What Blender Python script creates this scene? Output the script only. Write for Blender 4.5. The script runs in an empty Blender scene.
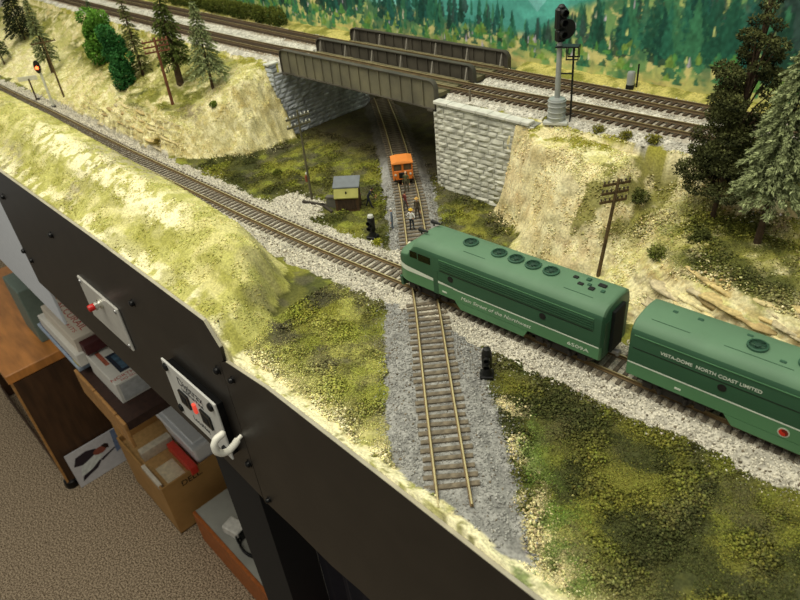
import math, random
import numpy as np
# All working coordinates are millimetres: X along the aisle edge of the layout,
# Y back from the edge, Z above the rail tops of the crossing tracks.
random.seed(7)
RNG = np.random.default_rng(7)
FLOOR_Z = -1000.0
CAM_C = np.array([301.7, -143.3, 283.1])
CAM_R = np.array([0.69606, 0.71256, -0.08805])
CAM_U = np.array([-0.35946, 0.45201, 0.81638])
CAM_B = np.array([0.62152, -0.5366, 0.57077])
CAM_F = 654.697

def lin(r, g, b):
    c = np.array([r, g, b], float) / 255.0
    return np.where(c <= 0.04045, c / 12.92, ((c + 0.055) / 1.055) ** 2.4)

# ---------------------------------------------------------------- noise
def _hash(ix, iy, seed):
    n = (ix.astype(np.int64) * 374761393 + iy.astype(np.int64) * 668265263 + seed * 1442695041) & 0x7fffffff
    n = ((n ^ (n >> 13)) * 1274126177) & 0x7fffffff
    n = n ^ (n >> 16)
    return (n & 0xffff) / 65535.0

def vnoise(x, y, seed=0):
    x = np.asarray(x, float); y = np.asarray(y, float)
    ix = np.floor(x); iy = np.floor(y); fx = x - ix; fy = y - iy
    fx = fx * fx * (3 - 2 * fx); fy = fy * fy * (3 - 2 * fy)
    a = _hash(ix, iy, seed); b = _hash(ix + 1, iy, seed); c = _hash(ix, iy + 1, seed); d = _hash(ix + 1, iy + 1, seed)
    return (a * (1 - fx) + b * fx) * (1 - fy) + (c * (1 - fx) + d * fx) * fy

def fbm(x, y, seed=0, octv=4):
    s = 0; a = 0.5; t = 0
    for k in range(octv):
        s = s + a * vnoise(np.asarray(x) * 2 ** k + 17.3 * k, np.asarray(y) * 2 ** k - 9.1 * k, seed + k); t += a; a *= 0.5
    return s / t

def sstep(e0, e1, x):
    t = np.clip((np.asarray(x, float) - e0) / (e1 - e0), 0, 1)
    return t * t * (3 - 2 * t)

# ---------------------------------------------------------------- track centre lines
A_PTS = [(-1500, 131), (-1000, 131), (-772, 132), (-578, 131.5), (-436, 132.5), (-328, 134.5), (-231, 136.5), (-152, 140), (-86, 145), (-9.8, 151.2), (100, 157.9), (300, 170.2), (520, 183.7)]
B_PTS = [(149, 11), (90, 63), (19, 126.5), (-9.8, 151.2), (-119, 247), (-170, 289), (-218, 328), (-283, 378), (-365, 438), (-400, 462)]
U_PTS = [(-1500, 372), (-1000, 345), (-800, 336), (-600, 328), (-434, 326), (-370, 328), (-130, 329), (0, 334), (110, 337), (250, 345), (520, 372)]
V_PTS = [(-1500, 432), (-1000, 405), (-800, 398), (-600, 390), (-434, 384), (-370, 383), (-130, 383), (0, 382), (110, 381), (250, 386), (520, 412)]
UPZ = 88.0

def smooth_path(pts, step=3.0):
    P = np.array(pts, float)
    # Catmull-Rom, then resampled to equal steps
    out = []
    for i in range(len(P) - 1):
        p0 = P[max(i - 1, 0)]; p1 = P[i]; p2 = P[i + 1]; p3 = P[min(i + 2, len(P) - 1)]
        if i == 0: p0 = 2 * p1 - p2
        if i == len(P) - 2: p3 = 2 * p2 - p1
        d = np.linalg.norm(p2 - p1)
        m1 = (p2 - p0) / (np.linalg.norm(p2 - p1) + np.linalg.norm(p1 - p0)) * d
        m2 = (p3 - p1) / (np.linalg.norm(p3 - p2) + np.linalg.norm(p2 - p1)) * d
        for t in np.linspace(0, 1, 24, endpoint=False):
            out.append((2 * t**3 - 3 * t**2 + 1) * p1 + (t**3 - 2 * t**2 + t) * m1 + (-2 * t**3 + 3 * t**2) * p2 + (t**3 - t**2) * m2)
    out.append(P[-1]); out = np.array(out)
    seg = np.r_[0, np.cumsum(np.linalg.norm(np.diff(out, axis=0), axis=1))]
    s = np.arange(0, seg[-1], step)
    return np.c_[np.interp(s, seg, out[:, 0]), np.interp(s, seg, out[:, 1])]

A_PATH = smooth_path(A_PTS); B_PATH = smooth_path(B_PTS); U_PATH = smooth_path(U_PTS); V_PATH = smooth_path(V_PTS)

def yA(X): return np.interp(X, A_PATH[:, 0], A_PATH[:, 1])
def yU(X): return np.interp(X, U_PATH[:, 0], U_PATH[:, 1])
def yV(X): return np.interp(X, V_PATH[:, 0], V_PATH[:, 1])
_bo = np.argsort(B_PATH[:, 1])
def xB(Y): return np.interp(Y, B_PATH[_bo, 1], B_PATH[_bo, 0])
def dB(X, Y):
    sl = (xB(np.asarray(Y) + 3) - xB(np.asarray(Y) - 3)) / 6.0
    d = np.abs(X - xB(Y)) / np.sqrt(1 + sl * sl)
    return np.where(np.asarray(Y) < 14, np.hypot(d, 14 - np.asarray(Y)), d)
def backY(X): return np.interp(X, [-2000, -1000, -717, -491, -125, 100, 600], [600, 468, 452, 436, 432, 424, 440])

# ---------------------------------------------------------------- ground height
def table(rows, X, Y):
    xs = [r[0] for r in rows]
    prof = [np.interp(Y, [q[0] for q in r[1]], [q[1] for q in r[1]]) for r in rows]
    out = np.array(prof[0], float)
    for i in range(len(rows) - 1):
        w = np.clip((X - xs[i]) / (xs[i + 1] - xs[i]), 0, 1)
        out = np.where(X >= xs[i], prof[i] * (1 - w) + prof[i + 1] * w, out)
    return out

G = -7.5
HILL = [(-1300, [(4, 14), (25, 24), (45, 38), (65, 46), (85, 41), (100, 26), (110, 8), (117, G)]),
        (-600, [(4, 14), (25, 24), (45, 40), (65, 50), (85, 46), (100, 30), (110, 10), (117, G)]),
        (-250, [(4, 17), (25, 26), (45, 38), (65, 46), (85, 39), (98, 22), (108, 6), (116, G)]),
        (-150, [(4, 17), (25, 26), (45, 36), (62, 43), (82, 36), (94, 16), (101, 0), (106, G)]),
        (-112, [(4, 17), (25, 24), (45, 34), (60, 40), (74, 33), (83, 6), (90, G), (120, G)]),
        (-90, [(2, 17), (20, 19), (36, 25), (50, 22), (60, 3), (68, G), (120, G)]),
        (-78, [(2, 14), (15, 16), (28, 15), (42, 4), (54, G), (120, G)]),
        (-66, [(2, 2), (15, 5), (28, 4), (40, -3), (52, G), (120, G)]),
        (-52, [(4, G), (15, G), (30, G), (45, G), (120, G)])]
LEFT = [(-1500, [(157, G), (200, 6), (250, 22), (300, 45), (350, 79)]),
        (-1000, [(154, G), (180, 4), (230, 24), (270, 42), (300, 62), (322, 80)]),
        (-750, [(155, G), (164, 4), (176, 13), (200, 24), (240, 42), (280, 60), (308, 80)]),
        (-560, [(155, G), (162, 8), (168, 22), (180, 34), (205, 42), (240, 50), (275, 62), (302, 80)]),
        (-470, [(158, G), (168, 10), (178, 26), (190, 36), (215, 45), (250, 56), (280, 70), (302, 80)]),
        (-420, [(164, G), (176, 8), (190, 28), (208, 42), (225, 55), (245, 68), (275, 77), (305, 80)]),
        (-385, [(180, G), (200, 20), (220, 45), (240, 60), (262, 72), (285, 78), (305, 80)])]
RIGHT = [(-50, [(288, G), (297, G), (300, 79)]),
         (-40, [(280, G), (287, 8), (292, 16), (297, 20), (300, 79)]),
         (-28, [(272, G), (280, 22), (288, 46), (292, 62), (296, 79)]),
         (-14, [(264, G), (273, 25), (282, 58), (289, 75), (300, 79)]),
         (0, [(258, G), (266, 15), (274, 45), (281, 70), (290, 76), (308, 79)]),
         (40, [(232, G), (240, 15), (251, 45), (261, 66), (274, 73), (300, 76), (312, 79)]),
         (75, [(221, G), (231, 12), (249, 37), (264, 60), (284, 70), (303, 73), (316, 79)]),
         (98, [(212, G), (228, 5), (250, 18), (278, 36), (300, 46), (312, 68), (320, 79)]),
         (125, [(206, G), (219, 8), (240, 26), (262, 44), (290, 52), (306, 58), (322, 79)]),
         (155, [(201, G), (208, 10), (218, 27), (228, 39), (258, 42), (300, 46), (315, 60), (328, 79)]),
         (190, [(200, G), (206, 11), (216, 29), (230, 40), (250, 41), (300, 44), (322, 60), (336, 79)]),
         (230, [(202, G), (207, 11), (219, 29), (236, 38), (260, 40), (300, 44), (330, 62), (346, 79)]),
         (520, [(222, G), (227, 11), (239, 29), (256, 38), (280, 40), (320, 44), (350, 62), (372, 79)])]

def strata(X, z, n1): return (z + np.where(X < -250, 0.05, 0.16) * X + 9 * n1) / np.where(X < -250, 7.5, 10.0)

def ground(X, Y, fine=True):
    X = np.asarray(X, float); Y = np.asarray(Y, float)
    n1 = fbm(X / 45, Y / 45, 3) - 0.5; n2 = fbm(X / 14, Y / 14, 9) - 0.5; n3 = fbm(X / 5, Y / 5, 21, 3) - 0.5
    wx = X + 16 * n1 + 7 * n2; wy = Y + 6 * n2 + 9 * n1
    ya = yA(X); a = np.abs(Y - ya); b = dB(X, Y)
    keepA = sstep(14, 34, a); keepB = sstep(14, 34, b)
    z = G + (2.4 * n1 + 2.2 * n2 + 1.2 * n3) * np.minimum(keepA, keepB)
    # plaster ridge along the edge where the branch line ends
    
    # front hill
    hz = table(HILL, wx * 0.55 + X * 0.45, wy * 0.6 + Y * 0.4)
    hill = hz > G + 0.5
    hz = hz + np.where(hill, (5 * n1 + 5 * n2 + 2.4 * n3) * sstep(G, 6, hz) * sstep(2, 22, Y), 0)
    z = np.where(Y < ya - 12, np.maximum(z, np.where(hill, hz, -99)), z)
    # banks
    xe = np.interp(Y, [155, 162, 172, 190, 215, 250, 290, 300], [-452, -434, -408, -388, -370, -360, -358, -376])
    lz = table(LEFT, np.minimum(wx, -383), wy)
    e = sstep(0, 1, (xe + 12 * n2 + 6 * n1 - X) / 44.0)
    lz = G + (lz - G) * e ** 0.8
    lz = np.where((Y > 291) & (X > -387), G, lz)
    rz = table(RIGHT, np.maximum(X + 5 * n2, -50), wy * 0.75 + Y * 0.25)
    rz = np.where((Y > 299) & (X > -123) & (X < -30), 79, rz)
    rz = np.where(X < -60, np.where((Y > 299) & (X > -123), 79, G), rz)
    bank = np.where(X < -250, lz, rz)
    on = (bank > G + 0.6) & (bank < 78.5)
    # rock strata
    cl = np.where(X < -250, sstep(-830, -740, X) * (1 - sstep(-470, -410, X)), sstep(112, 150, X)) * (bank < 39) * on
    st = strata(X, bank, n1)
    saw = st - np.floor(st)
    bank = bank + cl * 6.5 * (sstep(0.0, 0.75, saw) - saw)
    amp = np.where(on, 1.0, 0.0) * sstep(G, 4, bank) * (1 - sstep(74, 79, bank))
    bank = bank + amp * (6 * n1 + 6.5 * n2 + 3.0 * n3)
    z = np.where((Y > ya + 15), np.maximum(z, np.where(bank > G + 0.6, bank, -99)), z)
    # ballast beds
    def bed(d, top, low, w0, w1):
        return low + (top - low) * (1 - sstep(w0, w1, d))
    z = np.where(a < 34, np.maximum(np.where(a < 20, G, z), bed(a, -3.7, G - 1.5, 17, 33)), z)
    z = np.where((b < 36) & (Y < 445), np.maximum(np.where(b < 24, G, z), bed(b, -3.7, G - 1.5, 17, np.where(Y > 165, 27, 36))), z)
    up = ((X < -387) | (X > -123))
    du = np.abs(Y - yU(X)); dv = np.abs(Y - yV(X))
    for d in (du, dv):
        z = np.where(up & (d < 30), np.maximum(np.minimum(z, 80.5), bed(d, 84.2, 79, 17, 30)), z)
    z = np.where(up & (Y > yU(X)) & (Y < yV(X)), np.maximum(z, 82.0), z)
    z = np.where(up & (Y > yV(X) + 22), 79 + 5 * sstep(yV(X) + 22, yV(X) + 45, Y) + 3 * n2, z)
    rg = np.exp(-((Y - 3.0 - 5 * n1) / 7.0) ** 2) * sstep(60, 95, X) * (1 - sstep(190, 240, X))
    z = np.where(X > 50, z + rg * (4.0 + 8 * n2), z)
    z = np.where((X > -60) & (Y < 8), np.maximum(z, -6.0 + 3 * n2), z)
    return z

def kinds(X, Y, Z):
    """masks used for colour: ballast beds"""
    a = np.abs(Y - yA(X)); b = dB(X, Y); n = fbm(X / 9, Y / 9, 77, 3) - 0.5
    ba = (a + 12 * n < 31) & (Z < 2); bb = (b + 9 * n < np.where(Y > 165, 24, 33)) & (Z < 2) & (Y < 445) & (Y > 9 + 6 * n)
    bu = ((X < -387) | (X > -123)) & (Y > yU(X) - 27 + 8 * n) & (Y < yV(X) + 24 + 6 * n) & (Z > 76)
    # the pale gravel apron beside the track near the shed
    ap = (np.hypot((X + 215) / 1.6, Y - 178) + 24 * n < 24) & (Z < 0)
    return ba | ap, bb & ~ba, bu
# ==END TERRAIN
import bpy
from mathutils import Vector, Matrix, Euler
scene = bpy.context.scene
COL = scene.collection
S = 0.001

def W(p): return (p[0] * S, p[1] * S, (p[2] - FLOOR_Z) * S)

# ---------------------------------------------------------------- materials
_mats = {}
def mat(name, rgb, rough=0.6, metal=0.0, var=0.15, scale=120.0, bump=0.0, emit=0.0, rgb2=None, detail=4.0, alpha=1.0, trans=0.0, stretch=None, spec=0.4):
    if name in _mats: return _mats[name]
    m = bpy.data.materials.new(name); m.use_nodes = True
    nt = m.node_tree; N = nt.nodes; L = nt.links
    b = N['Principled BSDF']; b.inputs['Roughness'].default_value = rough; b.inputs['Metallic'].default_value = metal
    b.inputs['Specular IOR Level'].default_value = spec
    c = lin(*rgb); c2 = lin(*rgb2) if rgb2 else None
    tc = N.new('ShaderNodeTexCoord'); mp = N.new('ShaderNodeMapping')
    L.new(tc.outputs['Object'], mp.inputs['Vector'])
    if stretch: mp.inputs['Scale'].default_value = stretch
    nz = N.new('ShaderNodeTexNoise'); nz.inputs['Scale'].default_value = scale; nz.inputs['Detail'].default_value = detail
    L.new(mp.outputs['Vector'], nz.inputs['Vector'])
    rp = N.new('ShaderNodeValToRGB')
    lo = c * (1 - var) if c2 is None else c; hi = np.minimum(c * (1 + var), 1) if c2 is None else c2
    rp.color_ramp.elements[0].position = 0.32; rp.color_ramp.elements[1].position = 0.68
    rp.color_ramp.elements[0].color = (*lo, 1); rp.color_ramp.elements[1].color = (*hi, 1)
    L.new(nz.outputs['Fac'], rp.inputs['Fac']); L.new(rp.outputs['Color'], b.inputs['Base Color'])
    if bump:
        bp = N.new('ShaderNodeBump'); bp.inputs['Strength'].default_value = min(bump, 1); bp.inputs['Distance'].default_value = 0.001
        L.new(nz.outputs['Fac'], bp.inputs['Height']); L.new(bp.outputs['Normal'], b.inputs['Normal'])
    if emit:
        b.inputs['Emission Color'].default_value = (*c, 1); b.inputs['Emission Strength'].default_value = emit
    if alpha < 1: b.inputs['Alpha'].default_value = alpha
    if trans: b.inputs['Transmission Weight'].default_value = trans
    _mats[name] = m
    return m

def vmat(name, rough=0.9, scale=700.0, var=0.35, bump=0.4, dist=0.001, spec=0.2):
    """colour attribute times fine noise"""
    if name in _mats: return _mats[name]
    m = bpy.data.materials.new(name); m.use_nodes = True
    nt = m.node_tree; N = nt.nodes; L = nt.links; b = N['Principled BSDF']
    b.inputs['Roughness'].default_value = rough; b.inputs['Specular IOR Level'].default_value = spec
    at = N.new('ShaderNodeAttribute'); at.attribute_name = 'Col'
    tc = N.new('ShaderNodeTexCoord'); nz = N.new('ShaderNodeTexNoise'); nz.inputs['Scale'].default_value = scale; nz.inputs['Detail'].default_value = 5
    L.new(tc.outputs['Object'], nz.inputs['Vector'])
    mr = N.new('ShaderNodeMapRange'); mr.inputs['From Min'].default_value = 0.3; mr.inputs['From Max'].default_value = 0.7
    mr.inputs['To Min'].default_value = 1 - var; mr.inputs['To Max'].default_value = 1 + var
    L.new(nz.outputs['Fac'], mr.inputs['Value'])
    mx = N.new('ShaderNodeVectorMath'); mx.operation = 'SCALE'
    L.new(at.outputs['Color'], mx.inputs[0]); L.new(mr.outputs['Result'], mx.inputs['Scale']); L.new(mx.outputs['Vector'], b.inputs['Base Color'])
    if bump:
        bp = N.new('ShaderNodeBump'); bp.inputs['Strength'].default_value = bump; bp.inputs['Distance'].default_value = dist
        L.new(nz.outputs['Fac'], bp.inputs['Height']); L.new(bp.outputs['Normal'], b.inputs['Normal'])
    _mats[name] = m
    return m

# ---------------------------------------------------------------- objects
def tag(o, label=None, cat=None, group=None, kind=None):
    if label: o['label'] = label
    if cat: o['category'] = cat
    if group: o['group'] = group
    if kind: o['kind'] = kind
    return o

def thing(name, label, cat, loc, rz=0.0, group=None, tilt=(0, 0)):
    o = bpy.data.objects.new(name, None); COL.objects.link(o); o.empty_display_size = 0.005
    o.location = W(loc); o.rotation_euler = (tilt[0], tilt[1], rz)
    return tag(o, label, cat, group)

def copy_tree(o, parent=None):
    c = o.copy(); COL.objects.link(c); c.parent = parent
    for ch in list(o.children): copy_tree(ch, c)
    return c

class MB:
    """collects shapes in millimetres, then links them as one mesh object"""
    def __init__(s): s.v = []; s.f = []; s.m = []
    def add(s, vs, fs, mi=0):
        b = len(s.v); s.v.extend([tuple(map(float, q)) for q in vs]); s.f.extend([tuple(b + i for i in f) for f in fs]); s.m.extend([mi] * len(fs)); return s
    def box(s, x0, x1, y0, y1, z0, z1, mi=0, bev=0.0):
        if bev:
            c = bev
            prof = [(x0 + c, y0), (x1 - c, y0), (x1, y0 + c), (x1, y1 - c), (x1 - c, y1), (x0 + c, y1), (x0, y1 - c), (x0, y0 + c)]
            ins = [(min(max(x, x0 + c), x1 - c), min(max(y, y0 + c), y1 - c)) for x, y in prof]
            rings = [[(x, y, z0) for x, y in ins], [(x, y, z0 + c) for x, y in prof], [(x, y, z1 - c) for x, y in prof], [(x, y, z1) for x, y in ins]]
            return s.loft(rings, mi=mi)
        v = [(x0, y0, z0), (x1, y0, z0), (x1, y1, z0), (x0, y1, z0), (x0, y0, z1), (x1, y0, z1), (x1, y1, z1), (x0, y1, z1)]
        return s.add(v, [(0, 3, 2, 1), (4, 5, 6, 7), (0, 1, 5, 4), (1, 2, 6, 5), (2, 3, 7, 6), (3, 0, 4, 7)], mi)
    def loft(s, rings, mi=0, cap=True, closed=True):
        n = len(rings[0]); v = [q for r in rings for q in r]; f = []
        for i in range(len(rings) - 1):
            for j in range(n if closed else n - 1):
                k = (j + 1) % n
                f.append((i * n + j, i * n + k, (i + 1) * n + k, (i + 1) * n + j))
        if cap: f.append(tuple(range(n))[::-1]); f.append(tuple((len(rings) - 1) * n + j for j in range(n)))
        return s.add(v, f, mi)
    def tube(s, pts, rad, seg=8, mi=0, cap=True):
        P = [Vector(q) for q in pts]
        R = rad if hasattr(rad, '__len__') else [rad] * len(P)
        rings = []; up = None
        for i, q in enumerate(P):
            t = (P[min(i + 1, len(P) - 1)] - P[max(i - 1, 0)]).normalized()
            if up is None:
                up = Vector((0, 0, 1)) if abs(t.z) < 0.9 else Vector((1, 0, 0))
            a = t.cross(up).normalized(); up = a.cross(t).normalized()
            rings.append([q + (a * math.cos(w) + up * math.sin(w)) * R[i] for w in [2 * math.pi * k / seg for k in range(seg)]])
        return s.loft(rings, mi, cap)
    def lathe(s, prof, c=(0, 0, 0), seg=14, mi=0):
        rings = [[(c[0] + r * math.cos(2 * math.pi * k / seg), c[1] + r * math.sin(2 * math.pi * k / seg), c[2] + z) for k in range(seg)] for r, z in prof]
        return s.loft(rings, mi)
    def prism(s, poly, d0, d1, axis='y', mi=0):
        """poly in the two other axes, extruded along axis"""
        def q(p, d): return (p[0], d, p[1]) if axis == 'y' else ((d, p[0], p[1]) if axis == 'x' else (p[0], p[1], d))
        n = len(poly); v = [q(p, d0) for p in poly] + [q(p, d1) for p in poly]
        f = [tuple(range(n)), tuple(range(2 * n - 1, n - 1, -1))] + [(i, i + n, (i + 1) % n + n, (i + 1) % n) for i in range(n)]
        return s.add(v, f, mi)
    def ball(s, c, r, seg=10, mi=0, sc=(1, 1, 1)):
        n = seg // 2
        prof = [(math.sin(math.pi * (k + 0.02) / (n + 0.04)), -math.cos(math.pi * (k + 0.02) / (n + 0.04))) for k in range(n + 1)]
        rings = [[(c[0] + r * sc[0] * a * math.cos(2 * math.pi * k / seg), c[1] + r * sc[1] * a * math.sin(2 * math.pi * k / seg), c[2] + r * sc[2] * z) for k in range(seg)] for a, z in prof]
        return s.loft(rings, mi)
    def xf(s, M):
        s.v = [tuple(M @ Vector(q)) for q in s.v]; return s
    def build(s, name, mats, parent=None, loc=(0, 0, 0), rot=(0, 0, 0), smooth=False, org=(0, 0, 0), bevel=0.0, fix=True):
        me = bpy.data.meshes.new(name)
        me.from_pydata([((x - org[0]) * S, (y - org[1]) * S, (z - org[2]) * S) for x, y, z in s.v], [], s.f)
        for m in (mats if isinstance(mats, (list, tuple)) else [mats]): me.materials.append(m)
        me.polygons.foreach_set('material_index', s.m)
        if fix:
            import bmesh
            bm = bmesh.new(); bm.from_mesh(me); bmesh.ops.recalc_face_normals(bm, faces=bm.faces); bm.to_mesh(me); bm.free()
        if smooth: me.polygons.foreach_set('use_smooth', [True] * len(me.polygons))
        o = bpy.data.objects.new(name, me); COL.objects.link(o)
        if parent: o.parent = parent; o.location = tuple(c * S for c in loc)
        else: o.location = W(loc)
        o.rotation_euler = rot
        if smooth:
            try: me.set_sharp_from_angle(angle=math.radians(40))
            except Exception: pass
        if bevel:
            md = o.modifiers.new('bevel', 'BEVEL'); md.width = bevel * S; md.segments = 2; md.limit_method = 'ANGLE'
        return o

def mesh_np(name, V, F, m, col=None, parent=None, smooth=False, org=(0, 0, 0)):
    me = bpy.data.meshes.new(name); V = (np.asarray(V, np.float64) - np.array(org)) * S; F = np.asarray(F, np.int32)
    n, k = F.shape
    me.vertices.add(len(V)); me.vertices.foreach_set('co', V.astype(np.float32).ravel())
    me.loops.add(n * k); me.loops.foreach_set('vertex_index', F.ravel())
    me.polygons.add(n); me.polygons.foreach_set('loop_start', np.arange(n, dtype=np.int32) * k)
    me.update(calc_edges=True)
    if col is not None:
        at = me.color_attributes.new('Col', 'FLOAT_COLOR', 'POINT')
        at.data.foreach_set('color', np.c_[col, np.ones(len(col))].astype(np.float32).ravel())
    me.materials.append(m)
    if smooth: me.polygons.foreach_set('use_smooth', np.ones(n, dtype=bool))
    o = bpy.data.objects.new(name, me); COL.objects.link(o)
    if parent: o.parent = parent
    else: o.location = W(org)
    return o

def grid_faces(nx, ny):
    i = np.arange(nx - 1)[:, None] * ny + np.arange(ny - 1)[None]
    i = i.ravel(); return np.c_[i, i + ny, i + ny + 1, i + 1]

OCT_V = np.array([(1, 0, 0), (-1, 0, 0), (0, 1, 0), (0, -1, 0), (0, 0, 1), (0, 0, -1)], float)
OCT_F = np.array([(0, 2, 4), (2, 1, 4), (1, 3, 4), (3, 0, 4), (2, 0, 5), (1, 2, 5), (3, 1, 5), (0, 3, 5)])
def rand_rot(n):
    q = RNG.normal(size=(n, 4)); q /= np.linalg.norm(q, axis=1)[:, None]; w, x, y, z = q.T
    return np.stack([np.stack([1 - 2 * (y * y + z * z), 2 * (x * y - z * w), 2 * (x * z + y * w)], -1),
                     np.stack([2 * (x * y + z * w), 1 - 2 * (x * x + z * z), 2 * (y * z - x * w)], -1),
                     np.stack([2 * (x * z - y * w), 2 * (y * z + x * w), 1 - 2 * (x * x + y * y)], -1)], 1)
def bits(P, size, tv=OCT_V, tf=OCT_F, flat=0.6):
    """many little irregular lumps at points P"""
    n = len(P); sc = size[:, None] * (0.6 + 0.8 * RNG.random((n, 3)))
    jit = 1 + 0.35 * RNG.normal(size=(n, len(tv), 1)).clip(-1.5, 1.5)
    V = (tv[None] * jit) * sc[:, None, :]
    V = np.einsum('nij,nkj->nki', rand_rot(n), V); V[:, :, 2] *= flat
    V = V + P[:, None, :]
    F = tf[None] + (np.arange(n) * len(tv))[:, None, None]
    return V.reshape(-1, 3), F.reshape(-1, 3)

def text_mb(body, size, ext=0.05, shear=0.0, sx=1.0, bold=0.0):
    """flat lettering in the XY plane centred on the origin, as an MB"""
    cu = bpy.data.curves.new('t', 'FONT'); cu.body = body; cu.size = size; cu.extrude = ext; cu.shear = shear
    cu.align_x = 'CENTER'; cu.align_y = 'CENTER'; cu.offset = bold
    o = bpy.data.objects.new('t', cu); COL.objects.link(o); bpy.context.view_layer.update()
    dg = bpy.context.evaluated_depsgraph_get(); me = bpy.data.meshes.new_from_object(o.evaluated_get(dg))
    mb = MB(); mb.add([(v.co.x * sx, v.co.y, v.co.z) for v in me.vertices], [tuple(p.vertices) for p in me.polygons])
    bpy.data.objects.remove(o); bpy.data.curves.remove(cu); bpy.data.meshes.remove(me)
    return mb

def frame(o, x, y, z=None):
    """matrix with given local x and y axes and origin"""
    x = Vector(x).normalized(); y = Vector(y); y = (y - x * y.dot(x)).normalized(); z = x.cross(y)
    M = Matrix((x, y, z)).transposed().to_4x4(); M.translation = Vector(o); return M
# ================================================================ palette
black_paint = mat('black_paint', (33, 29, 24), 0.45, var=0.25, scale=30)
edge_grey = mat('edge_grey', (165, 160, 140), 0.6, scale=60)
bolt_black = mat('bolt_black', (14, 14, 14), 0.3, metal=0.3)
steel = mat('steel', (150, 150, 150), 0.35, metal=0.7)
rail_side = mat('rail_side', (112, 92, 58), 0.65, var=0.3, scale=200)
rail_top = mat('rail_top', (190, 178, 132), 0.42, metal=0.25, var=0.12, scale=150)
tie_brown = mat('tie_brown', (110, 101, 84), 0.9, var=0.45, scale=260, bump=0.3)
tie_grey = mat('tie_grey', (100, 92, 78), 0.9, var=0.4, scale=260, bump=0.3)
tie_dark = mat('tie_dark', (72, 58, 42), 0.9, var=0.4, scale=200)
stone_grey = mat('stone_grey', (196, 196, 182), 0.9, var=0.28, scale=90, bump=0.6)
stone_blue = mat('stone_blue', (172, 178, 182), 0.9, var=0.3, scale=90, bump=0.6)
mortar = mat('mortar', (140, 140, 130), 0.95)
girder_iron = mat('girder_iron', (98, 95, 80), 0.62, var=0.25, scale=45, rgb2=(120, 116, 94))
brace_grey = mat('brace_grey', (134, 130, 118), 0.6)
rail_dull = mat('rail_dull', (98, 82, 56), 0.6, var=.2)
rail_dull_top = mat('rail_dull_top', (164, 146, 100), 0.45, metal=.2, var=.15)
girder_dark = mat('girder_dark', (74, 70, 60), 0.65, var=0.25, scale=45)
deck_plank = mat('deck_plank', (112, 106, 76), 0.85, var=0.25, scale=90)
ground_mat = vmat('ground_cover', 0.95, 600, 0.30, 0.5, 0.0012)
stone_mat = vmat('ballast_stone', 0.9, 900, 0.15, 0.0)
foam_mat = vmat('foam', 1.0, 900, 0.25, 0.0, spec=0.05)
leaf_mat = vmat('foliage', 0.95, 500, 0.25, 0.0, spec=0.1)
paint_mat = vmat('painted_board', 0.85, 260, 0.10, 0.0)
bark = mat('bark', (74, 58, 42), 0.95, var=0.4, scale=300, bump=0.6)
pole_wood = mat('pole_wood', (92, 74, 44), 0.85, var=0.35, scale=250)
pole_red = mat('pole_red', (112, 68, 46), 0.85, var=0.3, scale=250)
insul = mat('insulator', (205, 205, 190), 0.3)

# ================================================================ room
def plane_obj(name, x0, x1, y0, y1, z, m, kind='structure'):
    o = MB().box(x0, x1, y0, y1, z - 20, z).build(name, m); tag(o, kind=kind); return o
carpet = mat('carpet', (92, 78, 62), 1.0, rgb2=(190, 172, 146), scale=300, detail=10, bump=0.1, spec=0.05)
_cr = [n for n in carpet.node_tree.nodes if n.type == 'VALTORGB'][0]; _cr.color_ramp.elements[0].position = .42; _cr.color_ramp.elements[1].position = .60
plane_obj('floor', -3200, 900, -1400, 700, FLOOR_Z, carpet)
wall_paint = mat('wall_paint', (206, 204, 190), 0.9, var=0.04)
o = MB().box(-3200, 900, 640, 660, FLOOR_Z, 1200).build('wall_back', wall_paint); tag(o, kind='structure')

# ================================================================ ground of the layout
def axis_x():
    return np.r_[np.arange(-1500, -900, 5.0), np.arange(-900, -560, 3.0), np.arange(-560, 330, 2.0), np.arange(330, 520, 6.0)]
GX = axis_x(); GY = np.r_[2.55, np.arange(2.8, 155, 1.8), np.arange(155, 215, 1.0), np.arange(215, 300, 1.3), np.arange(300, 330, 1.8), np.arange(330, 480, 3.0)]
XX, YY = np.meshgrid(GX, GY, indexing='ij')
ZZ = ground(XX, YY)
ZZ[:, 0] = ZZ[:, 1] - 30.0   # front skirt behind the fascia

PLASTER = lin(216, 205, 156); CREAM = lin(240, 234, 190); TURF = lin(128, 128, 54); OLIVE = lin(92, 93, 47); DARK = lin(60, 65, 38)
LIME = lin(136, 142, 56); EARTH = lin(92, 88, 70); SAND = lin(206, 200, 134); HAY = lin(182, 180, 104); TANROCK = lin(196, 176, 118); OCHRE = lin(174, 142, 84)
GREYROCK = lin(148, 140, 118); BALA = lin(216, 211, 193); BALB = lin(164, 164, 158); PINKISH = lin(206, 172, 132)

def mix(c, d, w): w = np.clip(w, 0, 1)[..., None]; return c * (1 - w) + d * w

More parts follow.
